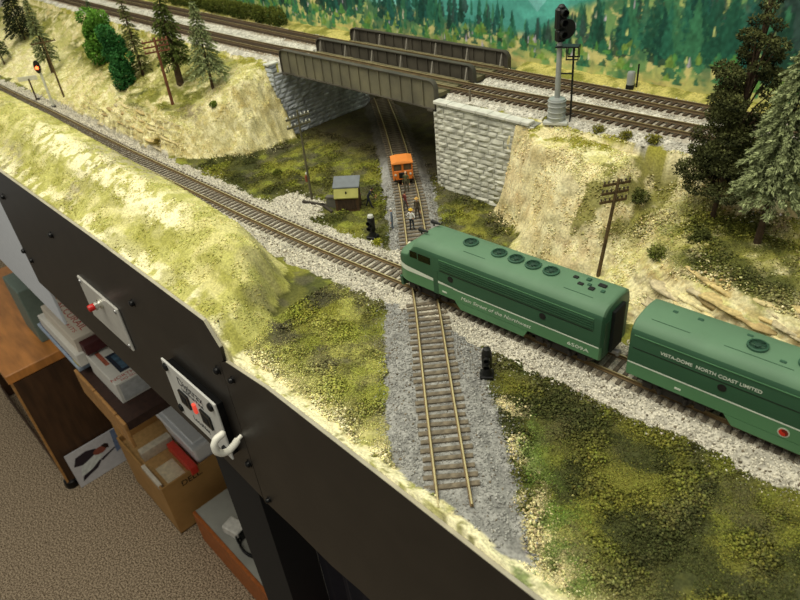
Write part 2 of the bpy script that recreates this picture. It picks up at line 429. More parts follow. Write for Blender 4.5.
def paint_ground(X, Y, Z):
    a = fbm(X / 40, Y / 40, 5); b = fbm(X / 13, Y / 13, 15); c = fbm(X / 4.5, Y / 4.5, 25, 3); c0 = c; e = fbm(X / 90, Y / 90, 35)
    f = fbm(X / 22 + 40, Y / 22, 45)
    col = np.zeros(X.shape + (3,)) + TURF
    gr = np.maximum(np.abs(np.gradient(Z, axis=0) / np.gradient(X, axis=0)), np.abs(np.gradient(Z, axis=1) / np.gradient(Y, axis=1))) if X.ndim == 2 else np.zeros_like(X)
    stp = sstep(0.5, 1.1, gr); Hc = X * 0.8 + Y * 0.5
    c = c * (1 - stp) + fbm(Hc / 5, Z / 4.5, 26, 3) * stp; b = b * (1 - stp) + fbm(Hc / 14, Z / 11, 16) * stp
    # flat valley turf
    col = mix(col, OLIVE, sstep(0.42, 0.58, a)); col = mix(col, LIME, sstep(0.54, 0.66, b) * 0.8)
    col = mix(col, DARK, sstep(0.52, 0.66, f) * 0.75); col = mix(col, EARTH, sstep(0.56, 0.68, fbm(X / 17, Y / 17, 55)) * 0.6)
    front = (Y < yA(X) - 12) & (X > -75)
    mead = front & (X > 150 - (Y - 11) * 1.13)      # right of the branch line
    col = np.where(mead[..., None], mix(mix(col, OLIVE * 0.92, np.full(X.shape, 0.45)), DARK, sstep(0.5, 0.62, f) * 0.7), col)
    left = front & ~mead
    col = np.where(left[..., None], mix(mix(mix(col, HAY, sstep(0.40, 0.6, b) * 0.55), EARTH, sstep(0.50, 0.62, f) * 0.65), LIME, sstep(0.50, 0.62, fbm(X / 26, Y / 26, 61)) * 0.7), col)
    # cream plaster showing near the edge board
    edge = front * (1 - sstep(8, 26, Y + 22 * (b - 0.5)))
    col = mix(col, PLASTER, edge * sstep(0.40, 0.52, c + 0.06)); col = mix(col, SAND, front * (1 - sstep(16, 48, Y + 50 * (a - 0.5))) * 0.35)
    col = mix(col, CREAM * .92, front * (1 - sstep(6, 17, Y + 18 * (b - 0.5))) * sstep(0.36, 0.48, c + 0.06))
    rd = dB(X, Y); rs = front * (X > xB(Y)) * (Y < 95)
    col = mix(col, PLASTER, rs * (1 - sstep(44, 54, rd + 26 * (b - .5))) * sstep(0.42, 0.52, b) * .85)
    col = mix(col, lin(92, 114, 50), rs * sstep(36, 42, rd) * (1 - sstep(52, 66, rd + 20 * (a - .5))) * sstep(0.48, 0.56, fbm(X / 11, Y / 11, 171)) * .85)
    # front hill
    hill = (Y < yA(X) - 14) & (X < -52) & (Z > -4.5)
    hc = mix(mix(np.zeros_like(col) + HAY, SAND, sstep(0.38, 0.62, b)), lin(166, 164, 84), sstep(0.50, 0.66, a) * .8)
    hc = mix(hc, GREYROCK * 1.05, sstep(0.52, 0.64, e) * sstep(0.40, 0.55, c) * 0.7)
    band = np.exp(-((Y - 52 + (X + 300) * 0.02) / 16.0) ** 2) * sstep(-640, -480, X) * (1 - sstep(-215, -170, X))
    hc = mix(hc, CREAM, band * sstep(0.43, 0.52, b * 0.55 + c * 0.45) * 1.2)
    hc = mix(hc, CREAM, (1 - sstep(10, 24, Y)) * sstep(0.46, 0.54, b) * 0.9)
    hc = mix(hc, lin(150, 148, 66), sstep(0.50, 0.62, fbm(X / 30, Y / 12, 75)) * 0.6 * (Y < 42))
    hc = mix(hc, GREYROCK, sstep(1.2, 2.4, gr) * 0.5)
    col = np.where(hill[..., None], hc, col)
    # banks and rock
    ba = (Y > yA(X) + 16) & (Z > -3) & ((X < -355) | (X > -48)) & (Z < 83)
    rc = mix(mix(np.zeros_like(col) + PLASTER, SAND, sstep(0.42, 0.6, b)), HAY, sstep(0.5, 0.62, a) * 0.6)
    steep = sstep(0.6, 1.4, gr)
    H1 = X * 0.8 + Y * 0.5; rb = fbm(H1 / 13, Z / 11, 111); rc2 = fbm(H1 / 4.5, Z / 4, 121, 3)
    rr = mix(mix(np.zeros_like(col) + TANROCK, PLASTER, sstep(0.4, 0.58, rb)), OCHRE, sstep(0.52, 0.64, fbm(H1 / 34, Z / 9, 85)) * 0.55)
    rr = mix(rr, GREYROCK, sstep(0.54, 0.64, fbm(H1 / 24, Z / 9, 95)) * 0.5); rr = mix(rr, PINKISH, sstep(0.58, 0.68, fbm(H1 / 40, Z / 40, 131)) * 0.5)
    rr = mix(rr, CREAM, sstep(0.52, 0.64, rc2) * 0.5)
    rr = np.where((X < -250)[..., None], mix(rr, SAND, np.full(X.shape, .45)), rr)
    rr = np.where(((X > -60) & (X < 120))[..., None], mix(rr, lin(224, 213, 164), np.full(X.shape, .5)), rr)
    n1_ = fbm(X / 45, Y / 45, 3) - 0.5; sv = strata(X, Z, n1_); sv = sv - np.floor(sv)
    zone = np.where(X < -250, sstep(-830, -740, X) * (1 - sstep(-470, -410, X)) * (Z < 36), sstep(112, 150, X) * (Z < 42)) * (Z > -2)
    rr = mix(rr, lin(112, 98, 66), zone * sstep(0.68, 0.88, sv) * sstep(0.36, 0.5, fbm(H1 / 20, Z / 20, 141)) * 0.85)
    rc = mix(rc, rr, steep)
    rc = mix(rc, CREAM, sstep(0.54, 0.62, c) * 0.55)
    grass = np.where(X < -250, sstep(24, 40, Z) * (1 - sstep(-475, -425, X)), sstep(102, 140, X) * sstep(30, 40, Z)) * (1 - steep)
    gc = mix(mix(np.zeros_like(col) + lin(150, 148, 70), lin(120, 122, 52), sstep(0.46, 0.6, b)), DARK * 1.25, sstep(0.54, 0.66, f) * 0.7)
    gcr = mix(gc, DARK * 1.15, sstep(0.42, 0.55, a) * 0.7)
    gc = np.where((X > 0)[..., None], gcr, mix(mix(gc, SAND, sstep(0.50, 0.62, e) * 0.4), lin(112, 112, 52), sstep(.5, .6, fbm(X / 20, Y / 20, 181)) * .6))
    rc = mix(rc, gc, grass * sstep(0.30, 0.46, 0.5 * a + 0.5 * b))
    rc = mix(rc, lin(118, 116, 48), (X > 60) * (X < 112) * sstep(20, 34, Z) * (Z < 70) * sstep(0.40, 0.5, b) * 0.85)
    top = (Z > 74) & (Y > 285)
    rc = np.where(top[..., None], mix(rc, lin(150, 146, 62), sstep(0.46, 0.56, b)), rc)
    col = np.where(ba[..., None], rc, col)
    dk = np.exp(-(((X + 452) / 26) ** 2 + ((Y - 203) / 9) ** 2) * 1.0)
    col = mix(col, lin(120, 110, 84), np.clip(dk * 1.5, 0, .8) * sstep(.36, .52, c))
    bk = (Y > yV(X) + 20) & ((X < -387) | (X > -123))
    col = np.where(bk[..., None], mix(np.zeros_like(col) + lin(190, 180, 104), lin(128, 128, 58), sstep(0.4, 0.6, b)), col)
    kA, kB, kU = kinds(X, Y, Z)
    dirt = sstep(0.4, 0.6, c)
    col = np.where(kB[..., None], mix(np.zeros_like(col) + BALB * 0.62, BALB * 0.85, dirt), col)
    col = np.where(kA[..., None], mix(np.zeros_like(col) + BALA * 0.6, BALA * 0.88, dirt), col)
    col = np.where(kU[..., None], mix(np.zeros_like(col) + lin(196, 192, 178) * 0.8, lin(206, 202, 188), dirt), col)
    # weathered brown between the rails of the upper lines and on the branch line
    for d in (np.abs(Y - yU(X)), np.abs(Y - yV(X))):
        col = np.where((kU & (d < 19))[..., None], mix(col, lin(118, 98, 70), np.where(X < -380, 0.8, 0.45) + 0 * X), col)
    col = np.where(kA[..., None], mix(col, OCHRE * 0.8, (np.abs(np.abs(Y - yA(X)) - 10) < 4) * 0.30), col)
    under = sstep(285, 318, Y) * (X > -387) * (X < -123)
    col = mix(col, lin(62, 56, 44) + 0 * col, under * 0.85)  # shade below the bridge painted into the ground colour
    return col * (0.90 + 0.22 * c)[..., None]

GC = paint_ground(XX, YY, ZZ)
# push the steep rock in and out so that the cliffs are lumpy
_gr = np.abs(np.gradient(ZZ, axis=1) / np.gradient(YY, axis=1)); _st = sstep(0.8, 2.0, _gr) * (YY > yA(XX) + 17) * (ZZ > -4) * (ZZ < 79)
_H = XX * .8; _l = fbm(_H / 16, ZZ / 12, 151) - .5; _m = fbm(_H / 5, ZZ / 4.5, 161, 3) - .5
YD = YY - _st * (7 * _l + 3.2 * _m)
terrain = mesh_np('layout_ground', np.stack([XX, YD, ZZ], -1).reshape(-1, 3), grid_faces(len(GX), len(GY)), ground_mat, GC.reshape(-1, 3), smooth=True)
tag(terrain, 'sculpted scenery ground of the model railroad with hills and rock banks', 'ground', kind='structure')
frame_ply = mat('shade_deck_ply', (96, 76, 48), 0.9, stretch=(1, 8, 1))
o = MB().box(-1500, 520, 8, 470, -34, -24).build('shade_deck', frame_ply); tag(o, kind='structure')  # unseen board added so ceiling light stays off the space below

def inview(P, marg=25):
    q = P - CAM_C; z = -(q @ CAM_B); x = 400 + CAM_F * (q @ CAM_R) / z; y = 300 - CAM_F * (q @ CAM_U) / z
    return (z > 50) & (x > -marg) & (x < 800 + marg) & (y > -marg) & (y < 600 + marg)

# colour lookup on the painted grid
def gcol(x, y):
    i = np.clip(np.searchsorted(GX, x) - 1, 0, len(GX) - 1); j = np.clip(np.searchsorted(GY, y) - 1, 0, len(GY) - 1)
    return GC[i, j], ZZ[i, j]

def scatter(n, x0, x1, y0, y1):
    P = np.c_[RNG.uniform(x0, x1, n), RNG.uniform(y0, y1, n)]
    z = ground(P[:, 0], P[:, 1]); P = np.c_[P, z]
    return P[inview(P, 170)]

# loose stones of the ballast
P = np.concatenate([scatter(46000, -420, 330, 100, 205), scatter(40000, -170, 180, 8, 300), scatter(20000, -1050, -420, 100, 165), scatter(9000, -300, -120, 165, 215)])
kA, kB, kU = kinds(P[:, 0], P[:, 1], P[:, 2]); k = (kA | kB)
P = P[k]; isA = kA[k]
tone = ((0.55 + 0.75 * RNG.random(len(P))) * (1 - .6 * sstep(280, 312, P[:, 1])))[:, None]  # stones coloured darker to carry the bridge's shade
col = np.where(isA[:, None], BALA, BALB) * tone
col = np.where((RNG.random(len(P)) < 0.10)[:, None], lin(120, 110, 92) * tone, col)
sz = RNG.uniform(0.55, 1.0, len(P)); P[:, 2] += sz * 0.25
nearrail = np.minimum(np.abs(P[:, 1] - yA(P[:, 0])), dB(P[:, 0], P[:, 1])) < 15.5
sz = np.where(nearrail, sz * 0.55, sz)
V, F = bits(P, sz, flat=0.8)
o = mesh_np('ballast_stones', V, F, stone_mat, np.repeat(col, 6, axis=0)); tag(o, 'loose grey ballast stones around the two lower crossing tracks', 'ballast', kind='stuff')
P = np.concatenate([scatter(16000, -130, 330, 300, 425), scatter(9000, -1000, -380, 300, 430)])
kA, kB, kU = kinds(P[:, 0], P[:, 1], P[:, 2]); P = P[kU]
dn = np.minimum(np.abs(P[:, 1] - yU(P[:, 0])), np.abs(P[:, 1] - yV(P[:, 0])))
P = P[dn > 15.8]
V, F = bits(P, RNG.uniform(0.7, 1.2, len(P)), flat=0.8)
col = lin(204, 200, 186) * (0.6 + 0.6 * RNG.random(len(P)))[:, None]
o = mesh_np('ballast_stones', V, F, stone_mat, np.repeat(col, 6, axis=0)); tag(o, 'pale ballast stones beside the two upper tracks at the bridge level', 'ballast', kind='stuff')

# ground foam turf
def foam(P, size, gain=(0.7, 1.5), keep=None):
    J = RNG.normal(size=(len(P), 2)) * 4.5; c, z = gcol(P[:, 0] + J[:, 0], P[:, 1] + J[:, 1]); c0, z = gcol(P[:, 0], P[:, 1]); c = np.where(RNG.random(len(P))[:, None] < .5, c, c0); P = P.copy(); P[:, 2] += size * 0.15
    col = c * RNG.uniform(gain[0], gain[1], len(P))[:, None]
    col = col * (1 + 0.035 * RNG.normal(size=(len(P), 3))).clip(0.8, 1.2)
    V, F = bits(P, size, flat=0.75)
    return V, F, np.repeat(col, 6, axis=0)
P = np.concatenate([scatter(230000, -75, 320, 6, 165), scatter(60000, -400, 0, 165, 330), scatter(30000, 90, 330, 225, 330)])
kA, kB, kU = kinds(P[:, 0], P[:, 1], P[:, 2])
ya = yA(P[:, 0]); valley = (P[:, 2] < -2) & ((P[:, 1] > ya) | (P[:, 0] > -75)) & (P[:, 1] < 420)
bench = (P[:, 0] > 90) & (P[:, 1] > 225) & (P[:, 2] > 30) & (P[:, 2] < 76)
pat = fbm(P[:, 0] / 18, P[:, 1] / 18, 66)
k = ~(kA | kB | kU) & (valley | bench) & (pat > 0.22) & ((P[:, 1] > 150) | (P[:, 1] > 5 + 14 * fbm(P[:, 0] / 7, P[:, 1] / 7, 67)))
P = P[k]; pat = pat[k]
size = RNG.uniform(0.32, 0.8, len(P)) * (0.75 + 0.7 * sstep(0.45, 0.65, pat)); P[:, 2] += RNG.random(len(P)) ** 2 * 2.6 * sstep(0.42, 0.62, pat)
V, F, c6 = foam(P, size, (0.5, 1.75))
o = mesh_np('ground_foam', V, F, foam_mat, c6); tag(o, 'olive and dark green turf foam covering the valley floor and foreground meadow', 'turf', kind='stuff')
P = np.concatenate([scatter(30000, -1000, -60, 6, 112), scatter(52000, -900, -360, 156, 330), scatter(14000, -40, 140, 215, 312)])
kA, kB, kU = kinds(P[:, 0], P[:, 1], P[:, 2]); pat = fbm(P[:, 0] / 16, P[:, 1] / 16, 88)
k = ~(kA | kB | kU) & (P[:, 2] > -4) & (pat > 0.47); P = P[k]
V, F, c6 = foam(P, RNG.uniform(0.4, 1.0, len(P)), (0.85, 1.3))
o = mesh_np('ground_foam', V, F, foam_mat, c6); tag(o, 'fine yellow green turf dusting the front hill and the rock banks', 'turf', kind='stuff')
# ================================================================ tracks
RAIL_SEC = [(-1.0, -2.6), (1.0, -2.6), (1.0, -2.2), (0.3, -1.9), (0.3, -0.9), (0.45, -0.75), (0.45, 0.0), (-0.45, 0.0), (-0.45, -0.75), (-0.3, -0.9), (-0.3, -1.9), (-1.0, -2.2)]
def normals(P):
    t = np.gradient(P, axis=0); t /= np.linalg.norm(t, axis=1)[:, None]; return t, np.c_[-t[:, 1], t[:, 0]]
def rail_mb(path, off, z0, step=1):
    P = path[::step]; t, n = normals(P); mb = MB()
    rings = [[(P[i, 0] + n[i, 0] * (off + a), P[i, 1] + n[i, 1] * (off + a), z0 + b) for a, b in RAIL_SEC] for i in range(len(P))]
    mb.loft(rings); k = len(RAIL_SEC)
    for i in range(len(P) - 1): mb.m[i * k + 6] = 1
    return mb
_tie_mesh = {}
def tie_obj(kind, m, parent, base, x, y, z, ang):
    key = kind + '%d' % random.randrange(3)
    if key not in _tie_mesh:
        w, l = random.uniform(1.4, 1.7), random.uniform(14.4, 15.4)
        o = MB().box(-w, w, -l, l, -1.9, 0, bev=0.18).build('tie', m, parent); _tie_mesh[key] = o.data
    else:
        o = bpy.data.objects.new('tie', _tie_mesh[key]); COL.objects.link(o); o.parent = parent
    o.location = ((x - base[0]) * S, (y - base[1]) * S, (z - base[2]) * S); o.rotation_euler = (0, 0, ang + random.uniform(-.03, .03))
    return o
def track(path, z0, label, kind, tie_m, base, gap=None, spacing=6.6, xr=(-1400, 420)):
    t = thing('railroad_track', label, 'train track', base, group='model railroad tracks')
    k = (path[:, 0] > xr[0]) & (path[:, 0] < xr[1]); P = path[k]
    for s in (-1, 1):
        rail_mb(P, s * 8.7, z0).build('rail', [rail_dull, rail_dull_top] if z0 > 50 else [rail_side, rail_top], t, org=base)
    seg = np.r_[0, np.cumsum(np.linalg.norm(np.diff(P, axis=0), axis=1))]
    d = np.arange(2, seg[-1], spacing); x = np.interp(d, seg, P[:, 0]); y = np.interp(d, seg, P[:, 1])
    tt, nn = normals(P); ang = np.interp(d, seg, np.unwrap(np.arctan2(tt[:, 1], tt[:, 0])))
    keep = np.ones(len(d), bool) if gap is None else np.array([not gap(a, b) for a, b in zip(x, y)])
    x, y, ang = x[keep], y[keep], ang[keep]
    Q = np.c_[x, y, np.full(len(x), z0)]; vis = inview(Q, 0)
    dist = np.linalg.norm(Q - CAM_C, axis=1) + np.where(vis, 0, 1e5)
    order = np.argsort(dist); near = order[:100]; rest = order[100:]
    for i in near: tie_obj(kind, tie_m, t, base, x[i], y[i], z0 - 2.45, ang[i])
    rest = [i for i in rest if x[i] > -1250]
    if len(rest):
        mb = MB()
        for i in rest:
            c, s = math.cos(ang[i]), math.sin(ang[i])
            b = MB().box(-1.25, 1.25, -14.8, 14.8, -1.9, 0)
            mb.add([(x[i] + a * c - q * s, y[i] + a * s + q * c, z0 - 2.45 + w) for a, q, w in b.v], b.f)
        o = mb.build('ties', tie_m, t, org=base); o['kind'] = 'stuff'
    return t
track(A_PATH, 0, 'lower track under the green locomotives running along the foot of the front hill', 'a', tie_grey, (-9.8, 151.2, -7))
track(B_PATH[B_PATH[:, 1] > 9.5], 0, 'branch track crossing under the locomotive and running below the bridge', 'b', tie_brown, (90, 63, -7), gap=lambda a, b: abs(b - yA(a)) < 17 or b < 17, xr=(-380, 150))
onbr = lambda a, b: -385 < a < -126
track(U_PATH, UPZ, 'upper track nearer the signal mast crossing the bridge behind the front girder', 'u', tie_dark, (-60, 330, 80), gap=onbr)
track(V_PATH, UPZ, 'upper track closest to the painted backdrop crossing the bridge', 'v', tie_dark, (-60, 382, 80), gap=onbr)

# ================================================================ girder bridge
BX0, BX1 = -378.0, -129.0
def girder(y, inner, outer_m):
    mb = MB(); r = 7.0; z0, z1 = 72.0, 97.5
    def arc(cx, cz, a0, a1): return [(cx + r * math.cos(a), cz + r * math.sin(a)) for a in np.linspace(a0, a1, 7)]
    top = [(BX0, z0)] + arc(BX0 + r, z1 - r, math.pi, math.pi / 2) + arc(BX1 - r, z1 - r, math.pi / 2, 0) + [(BX1, z0)]
    mb.prism(top, y - 0.7, y + 0.7)
    flm = MB()
    ctr = ((BX0 + BX1) / 2, 84)
    def off(pt, d):
        x, z = pt; return (x + (d if x > BX1 - r - .01 else (-d if x < BX0 + r + .01 else 0)) * (0.7 if z > z1 - r else 1), z + (d if z > z1 - r - 0.1 else 0))
    rings = []
    for pt in top:
        o2 = off(pt, 0.9); rings.append([(pt[0], y - 2.8, pt[1]), (pt[0], y + 2.8, pt[1]), (o2[0], y + 2.8, o2[1]), (o2[0], y - 2.8, o2[1])])
    flm.loft(rings); flm.box(BX0, BX1, y - 2.8, y + 2.8, z0 - 0.9, z0)
    n = 16; stm = MB()
    for k in range(1, n):
        x = BX0 + (BX1 - BX0) * k / n
        stm.box(x - 0.4, x + 0.4, y - 2.1, y + 2.1, z0, z1 - 0.4); pass
    brm = []
    if inner:
        for k in range(6):
            x = BX0 + 8 + (BX1 - BX0 - 16) * k / 5
            for s in inner:
                brm.append(MB().prism([(y + s * 0.7, 81), (y + s * 5.5, 81), (y + s * 1.6, z1 - 1.5), (y + s * 0.7, z1 - 1.5)], x - 0.8, x + 0.8, axis='x'))
    return mb, flm, stm, brm
bridge = thing('girder_bridge', 'dark double-track plate girder bridge resting on the two stone abutments', 'bridge', (-253, 356, 72))
for y, inner in ((300.5, (1,)), (356, (-1, 1)), (411, (-1,))):
    web, fl, st, br = girder(y, inner, girder_iron)
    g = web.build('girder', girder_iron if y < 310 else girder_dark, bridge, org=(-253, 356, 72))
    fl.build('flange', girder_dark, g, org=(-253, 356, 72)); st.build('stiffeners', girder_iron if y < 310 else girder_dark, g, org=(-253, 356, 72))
    for q in br: q.build('knee_brace', brace_grey, g, org=(-253, 356, 72))
for y0, y1 in ((303.5, 353), (359, 408)):
    mb = MB(); x = BX0 + 3
    while x < BX1 - 3:
        mb.box(x, min(x + 3.9, BX1 - 3), y0, y1, 80.2 + random.uniform(-.15, .15), 83.8 + random.uniform(-.2, .2)); x += 4.15
    mb.build('deck', deck_plank, bridge, org=(-253, 356, 72))
mb = MB()
for x in np.linspace(BX0 + 6, BX1 - 6, 9): mb.box(x - 1.2, x + 1.2, 301, 411, 73.5, 80.2)
mb.build('floor_beams', girder_dark, bridge, org=(-253, 356, 72))
mb = MB()
for x0 in (BX0, BX1):
    for y in (300.5, 356, 411):
        mb.box(x0 + (2 if x0 == BX0 else -9), x0 + (9 if x0 == BX0 else -2), y - 4, y + 4, 69.5, 71.1)
mb.build('bearing', girder_dark, bridge, org=(-253, 356, 72))

# ================================================================ stone abutments
def stone_face(mb, p0, u, n, length, z0, z1, course=5.4, wl=(8, 17), trim=None):
    """courses of rough pillow stones on a vertical face starting at p0 along u, facing n"""
    z = z0
    while z < z1 - 2:
        h = min(course * random.uniform(.85, 1.15), z1 - z); x = -random.uniform(0, 6)
        while x < length:
            w = random.uniform(*wl); xa, xb = max(x, 0), min(x + w, length)
            if xb - xa > 1.2 and (trim is None or trim((xa + xb) / 2, z + h / 2)):
                d = random.uniform(1.1, 2.4); g = 0.12
                gx = np.linspace(xa + g, xb - g, 4); gz = np.linspace(z + g, z + h - g, 4); v = []
                tx, tz = random.uniform(-.5, .5), random.uniform(-.5, .6)
                for i in range(4):
                    for j in range(4):
                        inner = (0 < i < 3) and (0 < j < 3)
                        e = (d * (0.75 + random.uniform(-.22, .22)) + tx * (i - 1.5) * .5 + tz * (j - 1.5) * .5) if inner else random.uniform(0.1, .35) * d
                        q = (p0[0] + u[0] * gx[i] + n[0] * e, p0[1] + u[1] * gx[i] + n[1] * e, gz[j]); v.append(q)
                mb.add(v, [(i * 4 + j, (i + 1) * 4 + j, (i + 1) * 4 + j + 1, i * 4 + j + 1) for i in range(3) for j in range(3)])
            x += w
        z += h
ab = thing('stone_abutment', 'grey cut stone abutment with broad wing wall beside the pale rock bluff', 'bridge abutment', (-75, 297, -8))
org = (-75, 297, -8)
mb = MB(); stone_face(mb, (-124, 295.5), (1, 0), (0, -1), 112, -8, 79, trim=lambda x, z: True)
stone_face(mb, (-131, 430), (0, -1), (-1, 0), 131.5, -8, 70)
stone_face(mb, (-131, 298.5), (1, 0), (0, -1), 8, -8, 70); stone_face(mb, (-124, 330), (0, -1), (-1, 0), 34, 70, 79)
mb.build('stone_facing', stone_grey, ab, org=org)
mb = MB().box(-124, -12, 295.6, 306, -9, 79.5).box(-131, -122, 298.6, 432, -9, 70); mb.build('wall_core', mortar, ab, org=org)
mb = MB(); x = -126
while x < -20:
    w = random.uniform(14, 22); mb.box(x, min(x + w - .4, -16), 292.5, 302, 79.3, 82.2 + random.uniform(-.3, .3), bev=0.5); x += w
mb.box(-133, -121, 303, 431, 69.3, 71, bev=0.4); mb.build('coping', mat('coping', (204, 204, 192), 0.9, scale=120, bump=0.4), ab, org=org)
al = thing('stone_abutment', 'shadowed blue grey stone abutment at the left end of the bridge', 'bridge abutment', (-390, 350, -8))
org = (-390, 350, -8)
mb = MB(); stone_face(mb, (-383, 288), (0, 1), (1, 0), 144, -8, 70); stone_face(mb, (-398, 288), (1, 0), (0, -1), 15.5, -8, 79); stone_face(mb, (-390, 288), (0, 1), (1, 0), 144, 71, 80)
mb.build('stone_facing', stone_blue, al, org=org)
MB().box(-398, -383.2, 288.2, 432, -9, 70).box(-398, -390.2, 288.2, 432, 70, 79.5).build('wall_core', mortar, al, org=org)
MB().box(-399, -389, 286, 303, 79.3, 82, bev=0.6).build('coping', mat('coping', (204, 204, 192)), al, org=org)
tag(MB().lathe([(1.0, 0), (0.9, 12), (0.5, 12.6)], seg=8).build('marker_post', tie_brown, loc=(-94, 309, 81.0)), 'short wooden post stub on the gravel just above the stone wing wall', 'post')

# ================================================================ painted backdrop
bu = np.r_[np.arange(-2000, -760, 4.0), np.arange(-760, 330, 1.3), np.arange(330, 560, 6.0)]; bz = np.r_[np.arange(55, 190, 1.15), np.arange(190, 520, 8.0)]
BU, BZ = np.meshgrid(bu, bz, indexing='ij')
def paint_backdrop():
    sky = lin(214, 232, 226); c = np.zeros(BU.shape + (3,)) + sky
    def hills(base, amp, per, seed, colr, lo):
        nonlocal c
        ridge = base + amp * (fbm(bu / per, bu * 0 + 3, seed, 4) - 0.5) * 2
        m = BZ < ridge[:, None]; sh = fbm(BU / 30, BZ / 12, seed + 3)
        c = np.where(m[..., None], mix(mix(np.zeros_like(c) + colr, colr * 1.35, sstep(0.4, 0.65, sh)), lo, sstep(40, 0, BZ - 70) * 0.3), c)
    hills(200, 60, 260, 11, lin(120, 190, 184), lin(160, 210, 190))
    hills(np.interp(bu, [-600, -330, -240, -150, -110, -60, 200], [150, 120, 150, 165, 128, 190, 230]), 16, 140, 12, lin(84, 164, 150), lin(120, 180, 150))
    hills(np.interp(bu, [-600, -330, -200, -130, -60, 200], [130, 118, 122, 112, 150, 180]), 8, 70, 14, lin(56, 132, 116), lin(120, 160, 110))
    # sunlit forest floor
    ftop = np.interp(bu, [-1000, -420, -330, -200, -110, -70, 0, 200], [150, 132, 124, 112, 112, 140, 160, 170]) + 10 * (fbm(bu / 25, bu * 0, 31) - 0.5)
    w = sstep(6, -6, BZ - ftop[:, None])
    fl = mix(mix(np.zeros_like(c) + lin(178, 192, 118), lin(120, 160, 100), sstep(0.42, 0.58, fbm(BU / 12, BZ / 14, 41))), lin(216, 208, 138), sstep(0.54, 0.66, fbm(BU / 9, BZ / 9, 51)))
    fl = mix(fl, lin(60, 112, 82), sstep(0.50, 0.6, fbm(BU / 16, BZ / 30, 61)) * 0.8)
    c = mix(c, fl, w)
    c = mix(c, lin(204, 196, 122), sstep(104, 84, BZ) * 0.7 * sstep(-460, -380, BU) * sstep(.3, .5, fbm(BU / 14, BZ / 8, 73)))
    c = mix(c, lin(214, 186, 120), sstep(98, 90, BZ) * 0.5 * sstep(0.60, 0.68, fbm(BU / 22, BZ / 6, 71)))
    rg = np.random.default_rng(5)
    def tree(x, z0, h, wd, colr, ragged=0.5):
        i0, i1 = np.searchsorted(bu, [x - wd * 1.3, x + wd * 1.3]); j0, j1 = np.searchsorted(bz, [z0, z0 + h])
        if i1 <= i0 or j1 <= j0: return
        X, Z = BU[i0:i1, j0:j1], BZ[i0:i1, j0:j1]; t = (Z - z0) / h
        edge = wd * (1 - t) ** 0.8 * (1 - ragged + 2 * ragged * vnoise(X / 2.5, Z / 2.2, int(x * 7) & 1023)) * sstep(-0.02, 0.12, t) + 0.5
        m = np.clip((edge - np.abs(X - x)) / 1.0, 0, 1) * 0.92
        sh = vnoise(X / 2.2 + x, Z / 3, 9)
        c[i0:i1, j0:j1] = mix(c[i0:i1, j0:j1], colr * (0.65 + 0.8 * sh)[..., None], m)
    pal = [lin(34, 84, 66), lin(26, 70, 60), lin(44, 104, 82), lin(38, 94, 84), lin(30, 64, 52), lin(60, 118, 84), lin(54, 78, 72)]
    for row, (zz, hh, cnt) in enumerate(((118, 44, 200), (108, 46, 170), (102, 42, 120))):
        for k in range(cnt):
            x = rg.uniform(-900, 320); z0 = zz + rg.uniform(-6, 6); g = np.interp(x, [-900, -330, -130, -75, 0, 320], [0.95, 0.9, 0.42, 0.5, 1.35, 1.5])
            if x < -330 and rg.random() < 0.45: continue
            if -140 < x < -85 and row == 0: continue
            h = hh * g * rg.uniform(0.6, 1.15); tree(x, z0, h, h * rg.uniform(0.13, 0.27), pal[rg.integers(len(pal))])
    for k in range(300):
        x = rg.uniform(-700, 300); z0 = rg.uniform(86, 108); h = rg.uniform(4, 14); tree(x, z0, h, h * rg.uniform(.35, .7), [lin(58, 126, 84), lin(84, 140, 70), lin(44, 104, 78), lin(118, 150, 70)][rg.integers(4)], 0.6)
    for k in range(150):
        x = rg.uniform(-700, 300); z0 = rg.uniform(90, 150); h = rg.uniform(3, 9); tree(x, z0, h, rg.uniform(.7, 1.8), [lin(206, 204, 176), lin(196, 206, 130), lin(186, 178, 190)][rg.integers(3)], 0.5) if z0 < np.interp(x, bu, ftop) - 6 else None
    return c
BC = paint_backdrop()
bd = mesh_np('painted_backdrop', np.stack([BU, backY(BU), BZ], -1).reshape(-1, 3), grid_faces(len(bu), len(bz)), paint_mat, BC.reshape(-1, 3), smooth=True)
tag(bd, 'painted mountain and conifer forest backdrop board standing behind the upper tracks', 'backdrop')

# ================================================================ fascia boards
LB = [(-631, 12), (-543, 13.5), (-257, 18.5), (-79, 18), (-65, 1), (-66, -12), (-74, -18), (-74.5, -174), (-109, -171), (-168, -166), (-300, -168), (-450, -170), (-630, -176)]
RB = [(-73.5, -17), (-62, -11), (-10, -5), (118, -5), (210, -6), (420, -6), (420, -168), (55, -171), (20, -176), (-25, -174), (-73.5, -176)]
def tri_prism(poly, y0, y1): return MB().prism(poly, y0, y1)
fa = thing('fascia_board', 'tall black fascia board carrying both control panels along the front hill', 'fascia board', (-370, 0, -180)); fo = (-370, 0, -180)
MB().prism(LB, 0.0, 2.4).build('board', black_paint, fa, org=fo)
def strip(poly, i0, i1, name, par, o):
    mb = MB(); rings = []
    for x, z in poly[i0:i1 + 1]: rings.append([(x, -0.15, z - 0.2), (x, 2.3, z - 0.2), (x, 2.3, z + 0.5), (x, -0.15, z + 0.5)])
    mb.loft(rings).build(name, edge_grey, par, org=o)
strip(LB, 0, 4, 'edge', fa, fo)
def bolt(par, o, x, z, r=3.2):
    b = MB().lathe([(r * 1.3, 0), (r * 1.3, .8), (r, 1.0), (r * .95, 2.6), (r * .6, 3.6), (.1, 3.9)], seg=10)
    b.xf(Matrix.Translation((x, 0, z)) @ Matrix.Rotation(math.pi / 2, 4, 'X')); b.build('bolt', bolt_black, par, org=o, smooth=True)
